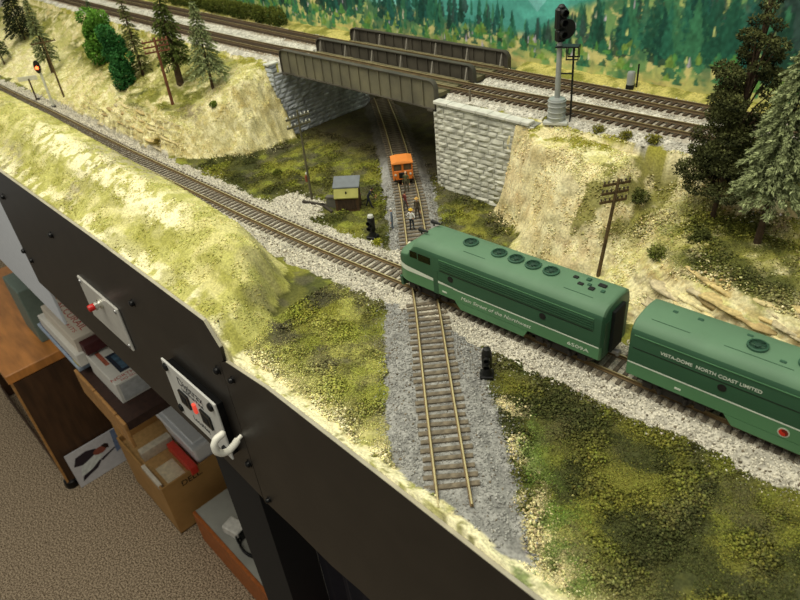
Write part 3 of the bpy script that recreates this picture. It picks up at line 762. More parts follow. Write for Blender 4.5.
for x, z in ((-425, -30), (-229, -33), (-604, -130), (-628, -124), (-590, -32), (-82, -30), (-80, -133)): bolt(fa, fo, x, z)
fb = thing('fascia_board', 'lower black fascia board with an arched underside in front of the foreground meadow', 'fascia board', (150, 0, -170)); fo2 = (150, 0, -170)
MB().prism(RB, 0.0, 2.6).build('board', black_paint, fb, org=fo2); strip(RB, 1, 5, 'edge', fb, fo2)
for x, z in ((-60, -27), (-62, -165)): bolt(fb, fo2, x, z, 2.4)
wp = MB().box(-1200, -634, 7, 11, -258, -20, bev=0.5).build('white_board', mat('white_board', (206, 210, 216), 0.7, var=0.04))
tag(wp, 'plain white board hanging past the end of the black fascia', 'board')

# ---- control panels and hook
p1o = (-334, 0, -90)
cp = thing('control_panel', 'blank grey plastic control plate with a red push button on the fascia', 'control panel', p1o, group=None)
MB().box(-383, -283, -2.6, -0.1, -117, -64, bev=0.8).build('plate', mat('plate_grey', (186, 184, 176), 0.4, var=0.05), cp, org=p1o)
for x, z in ((-377, -69), (-289, -69), (-289, -112)):
    b = MB().lathe([(2.6, 0), (2.4, 1), (.2, 1.5)], seg=10); b.xf(Matrix.Translation((x, -2.5, z)) @ Matrix.Rotation(math.pi / 2, 4, 'X')); b.build('screw', steel, cp, org=p1o, smooth=True)
def ybar(prof, x, y, z, seg=12): return MB().lathe(prof, seg=seg).xf(Matrix.Translation((x, y, z)) @ Matrix.Rotation(math.pi / 2, 4, 'X'))
sw = ybar([(5.5, 0), (5.5, 2.2), (3.6, 2.3), (3.6, 5), (4.8, 5.1), (4.8, 7), (2.8, 7.1), (2.8, 8)], -330, -2.6, -77).build('switch_barrel', mat('chrome', (214, 212, 200), 0.2, metal=0.8), cp, org=p1o, smooth=True)
ybar([(3.6, 0), (3.8, 4.5), (3.2, 6), (.2, 6.4)], -330, -10, -77).build('red_cap', mat('red_cap', (196, 34, 26), 0.35), cp, org=p1o, smooth=True)
p2o = (-136, 0, -98)
cq = thing('control_panel', 'pale grey panel with two black sockets and a red light beside the white hook', 'control panel', p2o)
MB().box(-210, -126, -6.5, -0.1, -148, -90).build('spacer', bolt_black, cq, org=(-168, 0, -118))
MB().box(-213, -123, -8.6, -6.6, -150, -86, bev=0.5).build('plate', mat('plate_pale', (206, 206, 200), 0.4, var=0.04), cq, org=(-168, 0, -118))
for x, z in ((-206, -92), (-130, -92), (-206, -141), (-130, -141)): ybar([(4, 0), (4, 1.6), (3, 2.6), (.2, 3)], x, -8.6, z).build('screw', bolt_black, cq, org=(-168, 0, -118), smooth=True)
for x in (-186, -149):
    k = MB().box(x - 8, x + 8, -10.4, -8.5, -126, -111).build('socket', mat('socket_black', (16, 16, 16), 0.3), cq, org=(-168, 0, -118))
    MB().box(x - 5, x + 5, -10.7, -10.3, -123, -114).build('opening', mat('socket_hole', (3, 3, 3), 0.8), k, org=(-168, 0, -118))
MB().box(-170, -165.5, -11, -8.5, -123, -112, bev=0.8).build('red_light', mat('red_light', (240, 80, 62), 0.3, emit=.45), cq, org=(-168, 0, -118))
def front_text(body, size, x, z, y, m, par, o, sx=1.0):
    t = text_mb(body, size, 0.05, sx=sx); t.xf(frame((x, y, z), (1, 0, 0), (0, 0, 1))); return t.build('lettering', m, par, org=o)
ink = mat('panel_ink', (40, 42, 48), 0.6)
front_text('Digitrax', 13, -168, -98, -8.75, ink, cq, (-168, 0, -118)); front_text('Universal Panel', 6, -168, -106.5, -8.75, ink, cq, (-168, 0, -118)); front_text('LocoNet', 8, -168, -138, -8.75, ink, cq, (-168, 0, -118))
hk = MB(); hq = np.array([(0, 0), (-4, -1.5), (-8, -4.4), (-14, -6.6), (-19.6, -5), (-23.6, 1), (-23.5, 8), (-20.5, 12.2), (-14.5, 13)])
hp = [(-77, y, -97 + z) for y, z in np.c_[np.interp(np.linspace(0, 8, 30), range(9), hq[:, 0]), np.interp(np.linspace(0, 8, 30), range(9), hq[:, 1])]]
hk.tube(hp, [1.8] * 4 + [3.0] * 26, seg=10); hk.ball(hp[-1], 3.0)
tag(hk.build('cup_hook', mat('hook_white', (236, 234, 220), 0.35, var=0.03), smooth=True), 'thick white plastic coated hook screwed into the black fascia at the board joint', 'hook')
# ================================================================ locomotives
loco_dark = mat('loco_dark_green', (50, 87, 62), 0.45, var=0.06, scale=40)
loco_light = mat('loco_light_green', (86, 132, 92), 0.42, var=0.06, scale=40)
loco_roof_lit = mat('loco_roof_lit_green', (92, 126, 97), 0.62, var=0.08, scale=40)  # paler copy of the dark green, overhead light painted into the roof
loco_white = mat('loco_white', (214, 222, 206), 0.5, var=0.05)
loco_black = mat('loco_black', (20, 21, 19), 0.6, var=0.3)
loco_glass = mat('loco_glass', (10, 14, 12), 0.12, var=0.05)
truck_black = mat('truck_black', (34, 30, 26), 0.7, var=0.3)
wheel_steel = mat('wheel_steel', (84, 78, 70), 0.4, metal=0.6)
fan_dark = mat('fan_dark', (44, 84, 62), 0.6)
HEAD = math.atan2(12.3, 200.0)
ZB, ZS, ZE, ZC, HW = 10.5, 20.8, 41.0, 50.0, 17.5
def rdist(s): return (-9.8 + s * math.cos(HEAD), 151.2 + s * math.sin(HEAD), 0.0)

def section(x, w, ze, zc, zb=ZB):
    zs = min(ZS, ze - 2)
    h = zc - ze
    half = [(w - 1.2, zb), (w, zb + 1.0), (w, zs), (w, ze), (w - 0.05 * w, ze + h * .36), (w - .15 * w, ze + h * .64), (w - .32 * w, ze + h * .86), (w * .36, zc - h * .03)]
    return [(x, -y, z) for y, z in half] + [(x, 0, zc)] + [(x, y, z) for y, z in reversed(half)]

def text_side(body, size, x, z, par, shear=0.0, width=None, m=None, bold=0.0):
    t = text_mb(body, size, 0.04, shear=shear, bold=bold); xs = [q[0] for q in t.v]
    if width: k = width / (max(xs) - min(xs)); t.xf(Matrix.Diagonal((k, 1, 1, 1)))
    t.xf(frame((x, -HW - 0.12, z), (1, 0, 0), (0, 0, 1))); o = t.build('lettering', m or loco_white, par); return o

def fan(par, x, y, r=5.4):
    mb = MB(); mb.lathe([(r, 0), (r, 1.3), (r - .5, 1.6), (r - 1.0, 1.6), (r - 1.0, .35), (.1, .3)], (x, y, ZC - .35), seg=24)
    f = mb.build('roof_fan', fan_dark, par, smooth=True)
    g = MB()
    for k in range(5): g.box(x - r + 1, x + r - 1, y - 3.6 + k * 1.8 - .2, y - 3.6 + k * 1.8 + .2, ZC + .8, ZC + 1.05)
    g.lathe([(1.5, .4), (1.5, 1.3), (.1, 1.35)], (x, y, ZC - .3), seg=12)
    for k in range(6):
        a = k * math.pi / 3; g.box(-.6, r - 1.3, -.5, .5, 0, .15) if False else None
    g.build('fan_grille', mat('fan_grille', (34, 62, 48), .6), f)

def truck(par, x):
    t = MB(); wb = 15.5
    for s in (-1, 1):
        y = s * 13.2
        t.box(x - 22, x + 22, y - 1.2, y + 1.2, 7.2, 9.4, bev=.3)
        t.prism([(x - 9, 3.2), (x + 9, 3.2), (x + 12, 7.4), (x - 12, 7.4)], y - 1.2, y + 1.4)
        for k in (-1, 1):
            t.box(x + k * wb - 3, x + k * wb + 3, y - 1.4, y + 1.6, 3.4, 8.4, bev=.4)
            t.tube([(x + k * wb * .48, y + s * 1.6, 3.6), (x + k * wb * .48, y + s * 1.6, 8)], 1.4, 8)
    t.box(x - 10, x + 10, -13, 13, 6, 10.4); t.box(x - 21, x - 19, -12.5, 12.5, 7, 9); t.box(x + 19, x + 21, -12.5, 12.5, 7, 9)
    tr = t.build('truck', truck_black, par)
    for k in (-1, 1):
        for s in (-1, 1):
            w = MB().lathe([(3, -1.3), (5.6, -1.3), (5.8, -.3), (6.4, -.2), (6.4, .5), (3, .5), (1.2, 1.2), (.1, 1.2)], seg=20)
            w.xf(Matrix.Translation((x + k * wb, s * 8.7, 5.7)) @ Matrix.Rotation(s * math.pi / 2, 4, 'X')); w.build('wheel', wheel_steel, tr, smooth=True)

def loco(kind, s0, label, L=165.0):
    t = thing('diesel_locomotive', label, 'locomotive', rdist(s0), HEAD, group='green two-tone diesel locomotive set')
    if kind == 'A':
        st = [(0.0, 7.5, 26, 30.5, 12), (1.2, 11.5, 28, 33, 11), (3.2, 14, 29.5, 34.6, ZB), (6.5, 16, 31, 35.8, ZB), (10.5, 17.1, 32.5, 36.6, ZB), (13.6, HW, 33.4, 37.6, ZB), (16.6, HW, 36.8, 43.4, ZB), (19.8, HW, 40, 48.6, ZB), (22.5, HW, ZE, 49.7, ZB), (26, HW, ZE, ZC, ZB)]
    else:
        st = [(0.0, HW - 1.6, ZE - .8, ZC - 1.6, ZB), (1.0, HW, ZE, ZC - .4, ZB), (3, HW, ZE, ZC, ZB)]
    st += [(x, HW, ZE, ZC, ZB) for x in (40, 80, 120, L - 3)] + [(L - 1.0, HW, ZE, ZC - .4, ZB), (L, HW - 1.6, ZE - .8, ZC - 1.6, ZB)]
    rings = [section(x, w, ze, zc, zb) for x, w, ze, zc, zb in st]; n = len(rings[0])
    mb = MB().loft(rings)
    for i in range(len(rings) - 1):
        for j in range(n):
            mb.m[i * n + j] = 1 if j in (0, 1, n - 3, n - 2) else (2 if 4 <= j <= n - 6 else 0)
    body = mb.build('body', [loco_dark, loco_light, loco_roof_lit], t, smooth=True)
    # thin white line above the light band, both sides; a thick one tapers back from the nose
    mb = MB(); x0 = 56 if kind == 'A' else 1.0
    for s in (-1, 1): mb.box(x0, L - 1.2, s * HW - .12, s * HW + .12, ZS - .35, ZS + .45)
    if kind == 'A':
        for s in (-1, 1):
            rr = [(x, w) for x, w, *_ in st if x <= 13.7] + [(30, HW), (60, HW)]
            for (xa, wa), (xb, wb) in zip(rr[:-1], rr[1:]):
                ta = 5.2 * (1 - xa / 70); tb = 5.2 * (1 - xb / 70)
                v = [(xa, s * (wa + .16), ZS + .4 - .2), (xb, s * (wb + .16), ZS + .2), (xb, s * (wb + .16), ZS + .2 + tb), (xa, s * (wa + .16), ZS + .2 + ta)]
                mb.add(v, [(0, 1, 2, 3)])
    mb.build('white_stripe', loco_white, t)
    # side grilles under the eave
    g0, g1 = (44, L - 6) if kind == 'A' else (3, L - 3)
    if kind == 'A':
        mb = MB()
        for s in (-1, 1):
            for k in range(4): mb.box(g0, g1, s * (HW + .25) - .3, s * (HW + .25) + .3, 33.6 + k * 1.75, 34.5 + k * 1.75)
        mb.build('side_grille', loco_dark, t)
    mb = MB()
    for s in (-1, 1): mb.box(g0, g1, s * (HW + .1) - .2, s * (HW + .1) + .2, ZE - .25, ZE + .2)
    mb.build('eave_rail', loco_light, t)
    mb = MB()
    for s in (-1, 1): mb.box(g0, g1, s * HW - .12, s * HW + .12, 31.6, 32.1)
    mb.build('batten', loco_black, t)
    for x in ((54, 129) if kind == 'A' else (54, 126)):
        for s in (-1, 1):
            w = MB().lathe([(2.4, 0), (2.4, .3), (1.9, .35), (.1, .35)], seg=18); w.xf(Matrix.Translation((x, s * (HW - .05), 28.2)) @ Matrix.Rotation(-s * math.pi / 2, 4, 'X'))
            w.build('porthole', loco_black, t, smooth=True)
    if kind == 'A':
        for s in (-1, 1):
            wdw = MB(); wdw.box(16.5, 23.5, s * HW - .15, s * HW + .15, 34.4, 39.8).box(24.4, 36, s * HW - .15, s * HW + .15, 33.8, 39.6)
            wdw.build('cab_window', loco_glass, t)
            wd = MB(); wd.add([(14.4, s * 1.2, 39.6), (14.6, s * 10.5, 39.2), (18.8, s * 9.6, 46.0), (18.9, s * 1.2, 47.2)], [(0, 1, 2, 3)]); wd.xf(Matrix.Translation((-0.35, 0, .35))); wd.build('windshield', loco_glass, t)
            MB().tube([(19.5, s * 7 + 1, ZC - 1.0), (19.5, s * 7 + 1, ZC + 1.2), (17.8, s * 7 + 1, ZC + 2.2), (25.5, s * 7 + 1, ZC + 2.2)], [.6, .6, 1.7, .7], 8).build('horn', loco_black, t)
            MB().box(38.0, 42.4, s * HW - .2, s * HW + .2, 11, 31).build('cab_door', loco_dark, t)
        MB().lathe([(2.2, 0), (2.2, 1.5), (1.6, 1.6), (.1, 1.4)], seg=14).xf(Matrix.Translation((1.4, 0, 31)) @ Matrix.Rotation(-math.pi / 2, 4, 'Y')).build('headlight', mat('lamp_glass', (220, 214, 190), 0.2), t)
        MB().prism([(-14, 2.5), (14, 2.5), (15, 11), (-15, 11)], 1.5, 4, axis='x').build('pilot', loco_dark, t)
        for x in (82.6, 96.3, 109.5, 122.9): fan(t, x, 1)
        fan(t, 58.2, 1.8)
        mb = MB()
        for x, y, a, b in ((139, 4, 1.6, 1.2), (145, -1, 1.8, 1.2), (147, 6, 1.4, 1.4), (153, -2, 1.8, 1.6), (157, 4.5, 2.6, 1.5), (160, -1, 1.2, 1.2), (150, 1, 1.2, 1)):
            MB().box(x - a, x + a, y - b, y + b, ZC - .8, ZC + .8, bev=.2).build('roof_vent', fan_dark if a < 1.5 else loco_black, t)
    else:
        fan(t, 62, -1.0); fan(t, 87, -1.0); fan(t, 101, -1.0); fan(t, 115, -1.0)
        mb = MB()
        for x, y, a, b in ((16, 4, 1.4, 1), (30, 5, 1.6, 1), (56, 6, 1.6, .8), (76, -6, 1.6, .8)): MB().box(x - a, x + a, y - b, y + b, ZC - .8, ZC + .3, bev=.2).build('roof_vent', fan_dark, t)
    mb = MB()
    for a, b in (((60, 78), (138, 158)) if kind == 'A' else ((8, 30), (48, 82), (100, 140))): MB().box(a, b, -9.25, -9.0, ZC - 1.2, ZC - .5).build('roof_seam', loco_dark, t)
    # fuel tank skirt
    k0, k1 = (57, 118) if kind == 'A' else (58, 112)
    mb = MB()
    for s in (-1, 1): MB().prism([(k0, ZB + .6), (k0 + 5, 5.2), (k1 - 3, 5.2), (k1, ZB + .6)], s * HW - 1.4 if s > 0 else -HW, s * HW if s > 0 else -HW + 1.4).build('tank_skirt', loco_light, t)
    MB().box(k0 + 6, k1 - 6, -14, 14, 3.5, 11).build('fuel_tank', truck_black, t)
    truck(t, 29); truck(t, L - 29)
    for x, s in ((0, -1), (L, 1)):
        if kind == 'A' and x == 0: pass
        else:
            MB().box(min(x, x + s * 2.2), max(x, x + s * 2.2), -7, 7, 12, 43, bev=.4).build('diaphragm', mat('diaphragm', (14, 20, 16), .8), t)
            MB().box(min(x, x + s * .25), max(x, x + s * .25), -14.5, -8.5, 14, 38).box(min(x, x + s * .25), max(x, x + s * .25), 8.5, 14.5, 14, 38).build('end_panel', loco_dark, t)
        MB().box(min(x - s * 4, x + s * 4.5), max(x - s * 4, x + s * 4.5), -1.2, 1.2, 7, 9.6).box(min(x + s * 3, x + s * 5), max(x + s * 3, x + s * 5), -2, 2, 6.6, 10, bev=.3).build('coupler', steel, t)
    if kind == 'A':
        text_side('Main Street of the Northwest', 4.2, 91.5, 15.6, t, shear=0.3, width=58)
        text_side('6509A', 3.6, 155, 15.4, t, width=15)
        MB().box(46, 50, -HW - .2, -HW + .1, 14.5, 15.7).build('builder_plate', loco_white, t)
    else:
        text_side('VISTA-DOME  NORTH COAST LIMITED', 3.0, 46, 35.2, t, width=54, bold=0.04)
        mb = MB().lathe([(3.0, 0), (3.0, .2), (.1, .2)], seg=28).xf(frame((87.5, -HW - .02, 15.4), (1, 0, 0), (0, 0, 1))); em = mb.build('emblem', mat('emblem_pale', (188, 196, 176), 0.5), t)
        def half(flip):
            r = 2.35; p = [(r * math.cos(a), r * math.sin(a)) for a in np.linspace(math.pi / 2, 3 * math.pi / 2, 16)]
            p += [(r / 2 * math.cos(a), -r / 2 + r / 2 * math.sin(a)) for a in np.linspace(-math.pi / 2, math.pi / 2, 10)][1:] + [(-r / 2 * math.cos(a), r / 2 + r / 2 * math.sin(a)) for a in np.linspace(-math.pi / 2, math.pi / 2, 10)][1:-1]
            return [(x * flip, y * flip, .25) for x, y in p]
        for fl, m in ((1, mat('emblem_red', (206, 44, 26), 0.5)), (-1, mat('emblem_dark_red', (120, 26, 18), 0.5))):
            q = half(fl); MB().add(q, [tuple(range(len(q)))]).xf(frame((87.5, -HW - .02, 15.4), (1, 0, 0), (0, 0, 1))).build('emblem_half', m, em)
        MB().box(30, 33.5, -HW - .2, -HW + .1, 14.5, 15.7).build('builder_plate', loco_white, t)
    return t
loco('A', -11.0, 'green leading locomotive with sloped nose and cab windows standing over the track crossing', L=170)
loco('B', 175.5, 'green cabless trailing locomotive with white upper lettering and a round red emblem', L=164)
# ================================================================ trees
def G0(x, y): return float(ground(np.array([x]), np.array([y]))[0])

def tri_cloud(P, D, ln, wd, col):
    """one slim triangle per point, pointing along D"""
    n = len(P); D = D / np.linalg.norm(D, axis=1)[:, None]
    r = RNG.normal(size=(n, 3)); side = np.cross(D, r); side /= np.linalg.norm(side, axis=1)[:, None]
    V = np.stack([P - side * wd[:, None], P + side * wd[:, None], P + D * ln[:, None]], 1).reshape(-1, 3)
    return V, np.arange(3 * n).reshape(-1, 3), np.repeat(col, 3, axis=0)

def fir(label, x, y, h, r, base, tip, z=None, lean=(0, 0), start=.14, droop=.45, whorls=26, per=9, dens=15, group=None, power=.85, trunk=None, ln_f=.8, wf=1.5):
    z = G0(x, y) - 1 if z is None else z
    t = thing('conifer_tree', label, 'tree', (x, y, z), group=group, tilt=lean)
    tr = trunk or max(1.0, h * .016)
    MB().tube([(0, 0, -2), (.3, .2, h * .4), (0, 0, h * .97)], [tr * 1.2, tr * .8, .25], 7).build('trunk', bark, t)
    Ps, Ds, Ls, Ws, Cs = [], [], [], [], []
    for k in range(whorls):
        f = start + (1 - start) * (k + RNG.uniform(-.3, .3)) / whorls; f = min(max(f, start), .99)
        L = r * (1 - (f - start) / (1 - start)) ** power * RNG.uniform(.85, 1.15) + .8
        nb = max(4, int(per * RNG.uniform(.8, 1.2))); a0 = RNG.uniform(0, 6.28)
        for b in range(nb):
            a = a0 + 6.283 * b / nb + RNG.uniform(-.25, .25); Lb = L * RNG.uniform(.7, 1.12); m = max(6, int(dens * (0.35 + Lb / r)))
            s = np.sqrt(RNG.uniform(0.02, 1, m)); out = np.array([math.cos(a), math.sin(a), 0])
            P = out[None] * (s * Lb)[:, None]; P[:, 2] = h * f - droop * Lb * s ** 1.5 + RNG.normal(size=m) * .35
            w = .20 * Lb * (1 - s * .7)[:, None] * np.array([-math.sin(a), math.cos(a), 0]) * RNG.uniform(-1, 1, m)[:, None]
            P = P + w
            D = out[None] * .9 + RNG.normal(size=(m, 3)) * .42 + np.array([0, 0, -droop * .75]) + w * .25
            Ps.append(P); Ds.append(D); Ls.append(RNG.uniform(.8, 1.6, m) * (1.2 + .11 * Lb) * ln_f); Ws.append(RNG.uniform(.35, .7, m) * ln_f * wf * (0.7 + h / 260))
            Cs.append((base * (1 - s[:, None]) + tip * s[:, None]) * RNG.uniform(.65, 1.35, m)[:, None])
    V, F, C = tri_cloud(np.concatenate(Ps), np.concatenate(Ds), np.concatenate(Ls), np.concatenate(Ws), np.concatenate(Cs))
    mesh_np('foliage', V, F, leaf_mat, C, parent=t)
    return t

def clump_pts(blobs, n):
    vol = np.array([b[3] * b[4] * b[5] for b in blobs]) ** .7; cnt = np.maximum(20, (n * vol / vol.sum())).astype(int); P, Nn, K = [], [], []
    for b, c in zip(blobs, cnt):
        d = RNG.normal(size=(c, 3)); d /= np.linalg.norm(d, axis=1)[:, None]; rr = RNG.uniform(.45, 1.05, c)[:, None] ** .6
        P.append(np.array(b[:3]) + d * rr * np.array(b[3:6])); Nn.append(d); K.append(rr[:, 0])
    return np.concatenate(P), np.concatenate(Nn), np.concatenate(K)

def leafy(name, label, cat, x, y, blobs, n, base, tip, size, h=None, z=None, group=None, trunk=None, lean=(0, 0), branches=True):
    z = G0(x, y) - 1 if z is None else z
    t = thing(name, label, cat, (x, y, z), group=group, tilt=lean)
    if h:
        mb = MB(); tr = trunk or h * .022; mb.tube([(0, 0, -2), (.6, 0, h * .5), (0, 0, h * .92)], [tr * 1.25, tr * .8, tr * .3], 7)
        if branches:
            for b in blobs: mb.tube([(0, 0, max(1, b[2] * .72)), (b[0] * .5, b[1] * .5, b[2] * .9), (b[0] * .95, b[1] * .95, b[2])], [tr * .5, tr * .35, tr * .15], 5)
        mb.build('trunk', bark, t)
    P, Nn, K = clump_pts(blobs, n)
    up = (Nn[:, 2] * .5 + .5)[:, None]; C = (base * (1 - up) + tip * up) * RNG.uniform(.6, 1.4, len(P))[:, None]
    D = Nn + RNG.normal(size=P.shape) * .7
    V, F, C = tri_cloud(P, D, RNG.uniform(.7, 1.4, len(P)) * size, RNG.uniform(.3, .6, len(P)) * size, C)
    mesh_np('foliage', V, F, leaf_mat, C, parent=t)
    return t

def blobs_random(n, r, z0, z1, s, flat=.7, taper=.6):
    out = []
    for k in range(n):
        f = k / max(1, n - 1); a = RNG.uniform(0, 6.28); rad = r * (1 - taper * f) * RNG.uniform(.25, 1)
        q = s * (1 - .4 * taper * f) * RNG.uniform(.8, 1.25); out.append((rad * math.cos(a), rad * math.sin(a), z0 + (z1 - z0) * f, q, q, q * flat))
    return out

NB, NT = lin(44, 54, 34), lin(104, 122, 84)
# right-hand group
fir('pale frosted green fir with bare lower trunk, standing right of the dark clumpy pine', 183, 275.7, 134, 23, lin(48, 60, 38), lin(156, 166, 118), start=.30, droop=.5, whorls=36, per=11, dens=62, power=.55, ln_f=.6, wf=1.5, lean=(0, 0.02))
bl = []
for k, (f, rr) in enumerate(((.19, 27), (.25, 30), (.31, 25), (.37, 26), (.44, 22), (.51, 24), (.58, 20), (.65, 21), (.72, 15), (.79, 15), (.86, 11), (.92, 9), (.98, 5))):
    for j in range(6 if rr > 12 else 3):
        a = RNG.uniform(0, 6.28); q = rr * RNG.uniform(.45, .8); bl.append((q * math.cos(a), q * math.sin(a), 156 * f + RNG.uniform(-3, 3), rr * .42, rr * .42, rr * .13 + 1.6))
leafy('conifer_tree', 'tall dark clumpy pine with tiered branches, standing left of the pale fir', 'tree', 146.3, 289.6, bl, 34000, lin(26, 32, 20), lin(92, 96, 56), 1.5, h=156, trunk=1.5, lean=(0, .06))
# left bank trees
fir('slender pale green fir standing alone to the right of the reddish pole', -441.4, 237, 104, 22, lin(62, 76, 46), lin(150, 160, 110), start=.22, droop=.45, whorls=28, per=9, dens=34)
leafy('leafy_tree', 'bright green bushy broadleaf tree, taller of the joined leafy pair on the left bank', 'tree', -790, 247, blobs_random(14, 20, 16, 70, 17, .8, .35), 8000, lin(34, 82, 24), lin(112, 158, 62), 3.0, h=60, z=40)
leafy('leafy_tree', 'darker bluish green broadleaf tree in front of the brighter bushy one on the left bank', 'tree', -658, 212.7, blobs_random(12, 14, 12, 74, 14, .85, .35), 7000, lin(22, 66, 32), lin(70, 126, 66), 2.8, h=66)
fir('ragged dark brown fir with exposed trunk between the leafy trees and the reddish pole', -647, 241, 124, 15, lin(50, 52, 30), lin(116, 122, 70), start=.08, droop=.35, whorls=30, per=7, dens=26, trunk=2.0)
fir('broad dark olive fir with a thick trunk directly behind the reddish utility pole', -524, 236, 112, 21, lin(30, 34, 20), lin(98, 112, 54), start=.28, droop=.45, whorls=26, per=9, dens=40, trunk=4.2, power=.6, lean=(-.03, -.03))
fir('very dark dense fir near the upper edge of the left bank', -1192, 252, 112, 30, lin(20, 26, 18), lin(52, 60, 38), start=.16, droop=.4, whorls=26, per=11, dens=36)
fir('tall thin grey green fir standing behind the telegraph pole by the searchlight signal', -930, 205, 124, 19, lin(56, 64, 40), lin(136, 146, 98), start=.22, droop=.4, whorls=30, per=9, dens=28)
fir('small dark fir leaning at the far end of the left bank', -1150, 190, 72, 20, lin(30, 42, 24), lin(84, 96, 58), start=.3, droop=.4, whorls=20, per=9, dens=28)
fir('thin dark fir sapling behind the bushy green broadleaf trees', -905, 290, 58, 10, lin(30, 48, 30), lin(84, 112, 74), start=.2, droop=.3, whorls=18, per=7, dens=20)
# hedge along the backdrop
hb = [(k * 13.5 - 190 + RNG.uniform(-3, 3), RNG.uniform(-3, 3), 10 + RNG.uniform(-2, 2), 13, 9, 13 + RNG.uniform(-2, 2)) for k in range(29)]
hd = thing('hedge', 'long dark green hedge between the upper tracks and the backdrop, left of the bridge', 'hedge', (-735, 432, 82), rz=-.055)
P, Nn, K = clump_pts(hb, 15000); up = (Nn[:, 2] * .5 + .5)[:, None]
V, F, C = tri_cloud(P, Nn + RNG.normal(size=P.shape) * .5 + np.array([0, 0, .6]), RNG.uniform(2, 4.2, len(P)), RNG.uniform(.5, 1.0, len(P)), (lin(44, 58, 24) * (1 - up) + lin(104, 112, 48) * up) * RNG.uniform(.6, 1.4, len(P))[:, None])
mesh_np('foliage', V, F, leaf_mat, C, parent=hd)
# low bushes: each a clump of its own
def bush(x, y, r, hh, base, tip, label, n=700, group=None):
    bl = blobs_random(4, r * .6, hh * .35, hh * .7, r * .6, .7, .3); return leafy('bush', label, 'bush', x, y, bl, n, base, tip, 1.5, group=group)
GR1, GR2 = lin(52, 76, 26), lin(130, 146, 62); DG1, DG2 = lin(40, 46, 26), lin(92, 98, 50)
bush(92, 284, 10, 5, DG1, DG2, 'dark olive bush growing in the gully behind the right utility pole')
bush(133, 244, 9, 4, lin(74, 88, 38), lin(128, 134, 66), 'green bush on the slope just above the layered rock ledge')
bush(150, 262, 8, 6, DG1, DG2, 'dark bush under the front of the dark clumpy pine')
bush(-415, 219, 7, 6, GR1, GR2, 'bright green bush at the foot of the slender pale fir')
bush(-300, 215, 8, 5, DG1, lin(104, 112, 46), 'dark green bush on the valley floor near the rounded bluff')
bush(-480, 166, 5, 8, lin(104, 92, 40), lin(160, 142, 70), 'small straw coloured shrub at the trackside rock strata', 400)
bush(-93, 178, 7, 4, lin(110, 116, 30), lin(170, 172, 60), 'yellow green tuft beside the dwarf signal by the crossing', 500)
for k, (x, y, r) in enumerate(((-8, 309, 5), (40, 311, 6), (62, 312, 6), (84, 314, 7))):
    bush(x, y, r, 4, lin(84, 84, 34), lin(140, 136, 60), 'low olive weeds along the ballast edge above the pale bluff', 350, group='weeds along the upper ballast edge')

# ================================================================ layered rock ledges
slab_m = vmat('rock_slab', 0.9, 420, 0.30, 0.6, 0.0012)
def slab(parent, org, x, y, z, L, D, h, tilt, yaw, colr):
    n = 13; a = np.linspace(0, 2 * np.pi, n, endpoint=False); r = 1 + RNG.uniform(-.3, .3, n)
    px = np.clip(np.cos(a) * 1.25, -1, 1) * L / 2 * r; py = np.clip(np.sin(a) * 1.25, -1, 1) * D / 2 * (1 + RNG.uniform(-.25, .25, n))
    V = []
    for zz, k in ((-h * .5, .94), (-h * .15, 1.02), (h * .3, 1.0), (h * .5, .88)):
        V += [(px[i] * k, py[i] * k, zz + RNG.uniform(-.18, .18) * h) for i in range(n)]
    V += [(0, 0, h * .55), (0, 0, -h * .5)]
    F = []
    for l in range(3):
        for i in range(n):
            j = (i + 1) % n; F += [(l * n + i, l * n + j, (l + 1) * n + j), (l * n + i, (l + 1) * n + j, (l + 1) * n + i)]
    F += [(3 * n + i, 3 * n + (i + 1) % n, 4 * n) for i in range(n)] + [((i + 1) % n, i, 4 * n + 1) for i in range(n)]
    M = Matrix.Translation((x, y, z)) @ Matrix.Rotation(yaw, 4, 'Z') @ Matrix.Rotation(tilt, 4, 'Y') @ Matrix.Rotation(RNG.uniform(-.12, .02), 4, 'X')
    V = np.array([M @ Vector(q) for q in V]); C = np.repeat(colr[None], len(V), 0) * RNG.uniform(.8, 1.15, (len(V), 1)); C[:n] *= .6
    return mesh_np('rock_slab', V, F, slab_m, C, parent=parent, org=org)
rk = [lin(222, 206, 152), lin(204, 184, 128), lin(230, 218, 166), lin(184, 162, 112), lin(196, 184, 148)]
for (xa, xb, levels, lens, hh, tilt, label) in (
    (158, 300, ((1, 204), (4, 205), (7, 206), (10, 208), (13, 210), (16, 212), (19, 213), (22, 215), (25, 217), (28, 220), (31, 223), (34, 226), (37, 232)), (14, 36), 2.8, .18, 'layered tan rock ledge with slanting slabs behind the trailing locomotive'),
    (-640, -455, ((2, 161), (8, 165), (14, 168.5), (20, 172), (26, 176), (32, 183)), (16, 40), 2.4, .06, 'layered olive tan rock strata beside the track on the left bank')):
    o_ = ((xa + xb) / 2, levels[2][1], levels[0][0]); lt = thing('rock_ledge', label, 'rock', o_)
    for z, y in levels:
        x = xa + RNG.uniform(0, 30)
        while x < xb:
            L = RNG.uniform(*lens)
            if RNG.random() < (.86 if xa > 0 else .62):
                yy = y + (0.055 * (x - 155) if xa > 0 else -1.0); zz = z - math.tan(tilt) * (x - xa) * .25
                zz = float(np.clip(zz + RNG.uniform(-1.5, 1.5), 0, 40)); ys = np.linspace(150, 262, 150); g = ground(np.full(150, x), ys); k = np.where((g > zz) & (ys > yA(x) + 18))[0]
                yy = ys[k[0]] if len(k) else yy
                D = RNG.uniform(9, 15)
                slab(lt, o_, x, yy + D * .40, zz, L, D, hh * RNG.uniform(.6, 1.2), tilt + RNG.uniform(-.05, .05), RNG.uniform(-.08, .1), rk[RNG.integers(len(rk))] * (1.0 if xa > 0 else .9))
            x += L * RNG.uniform(.7, 1.25)

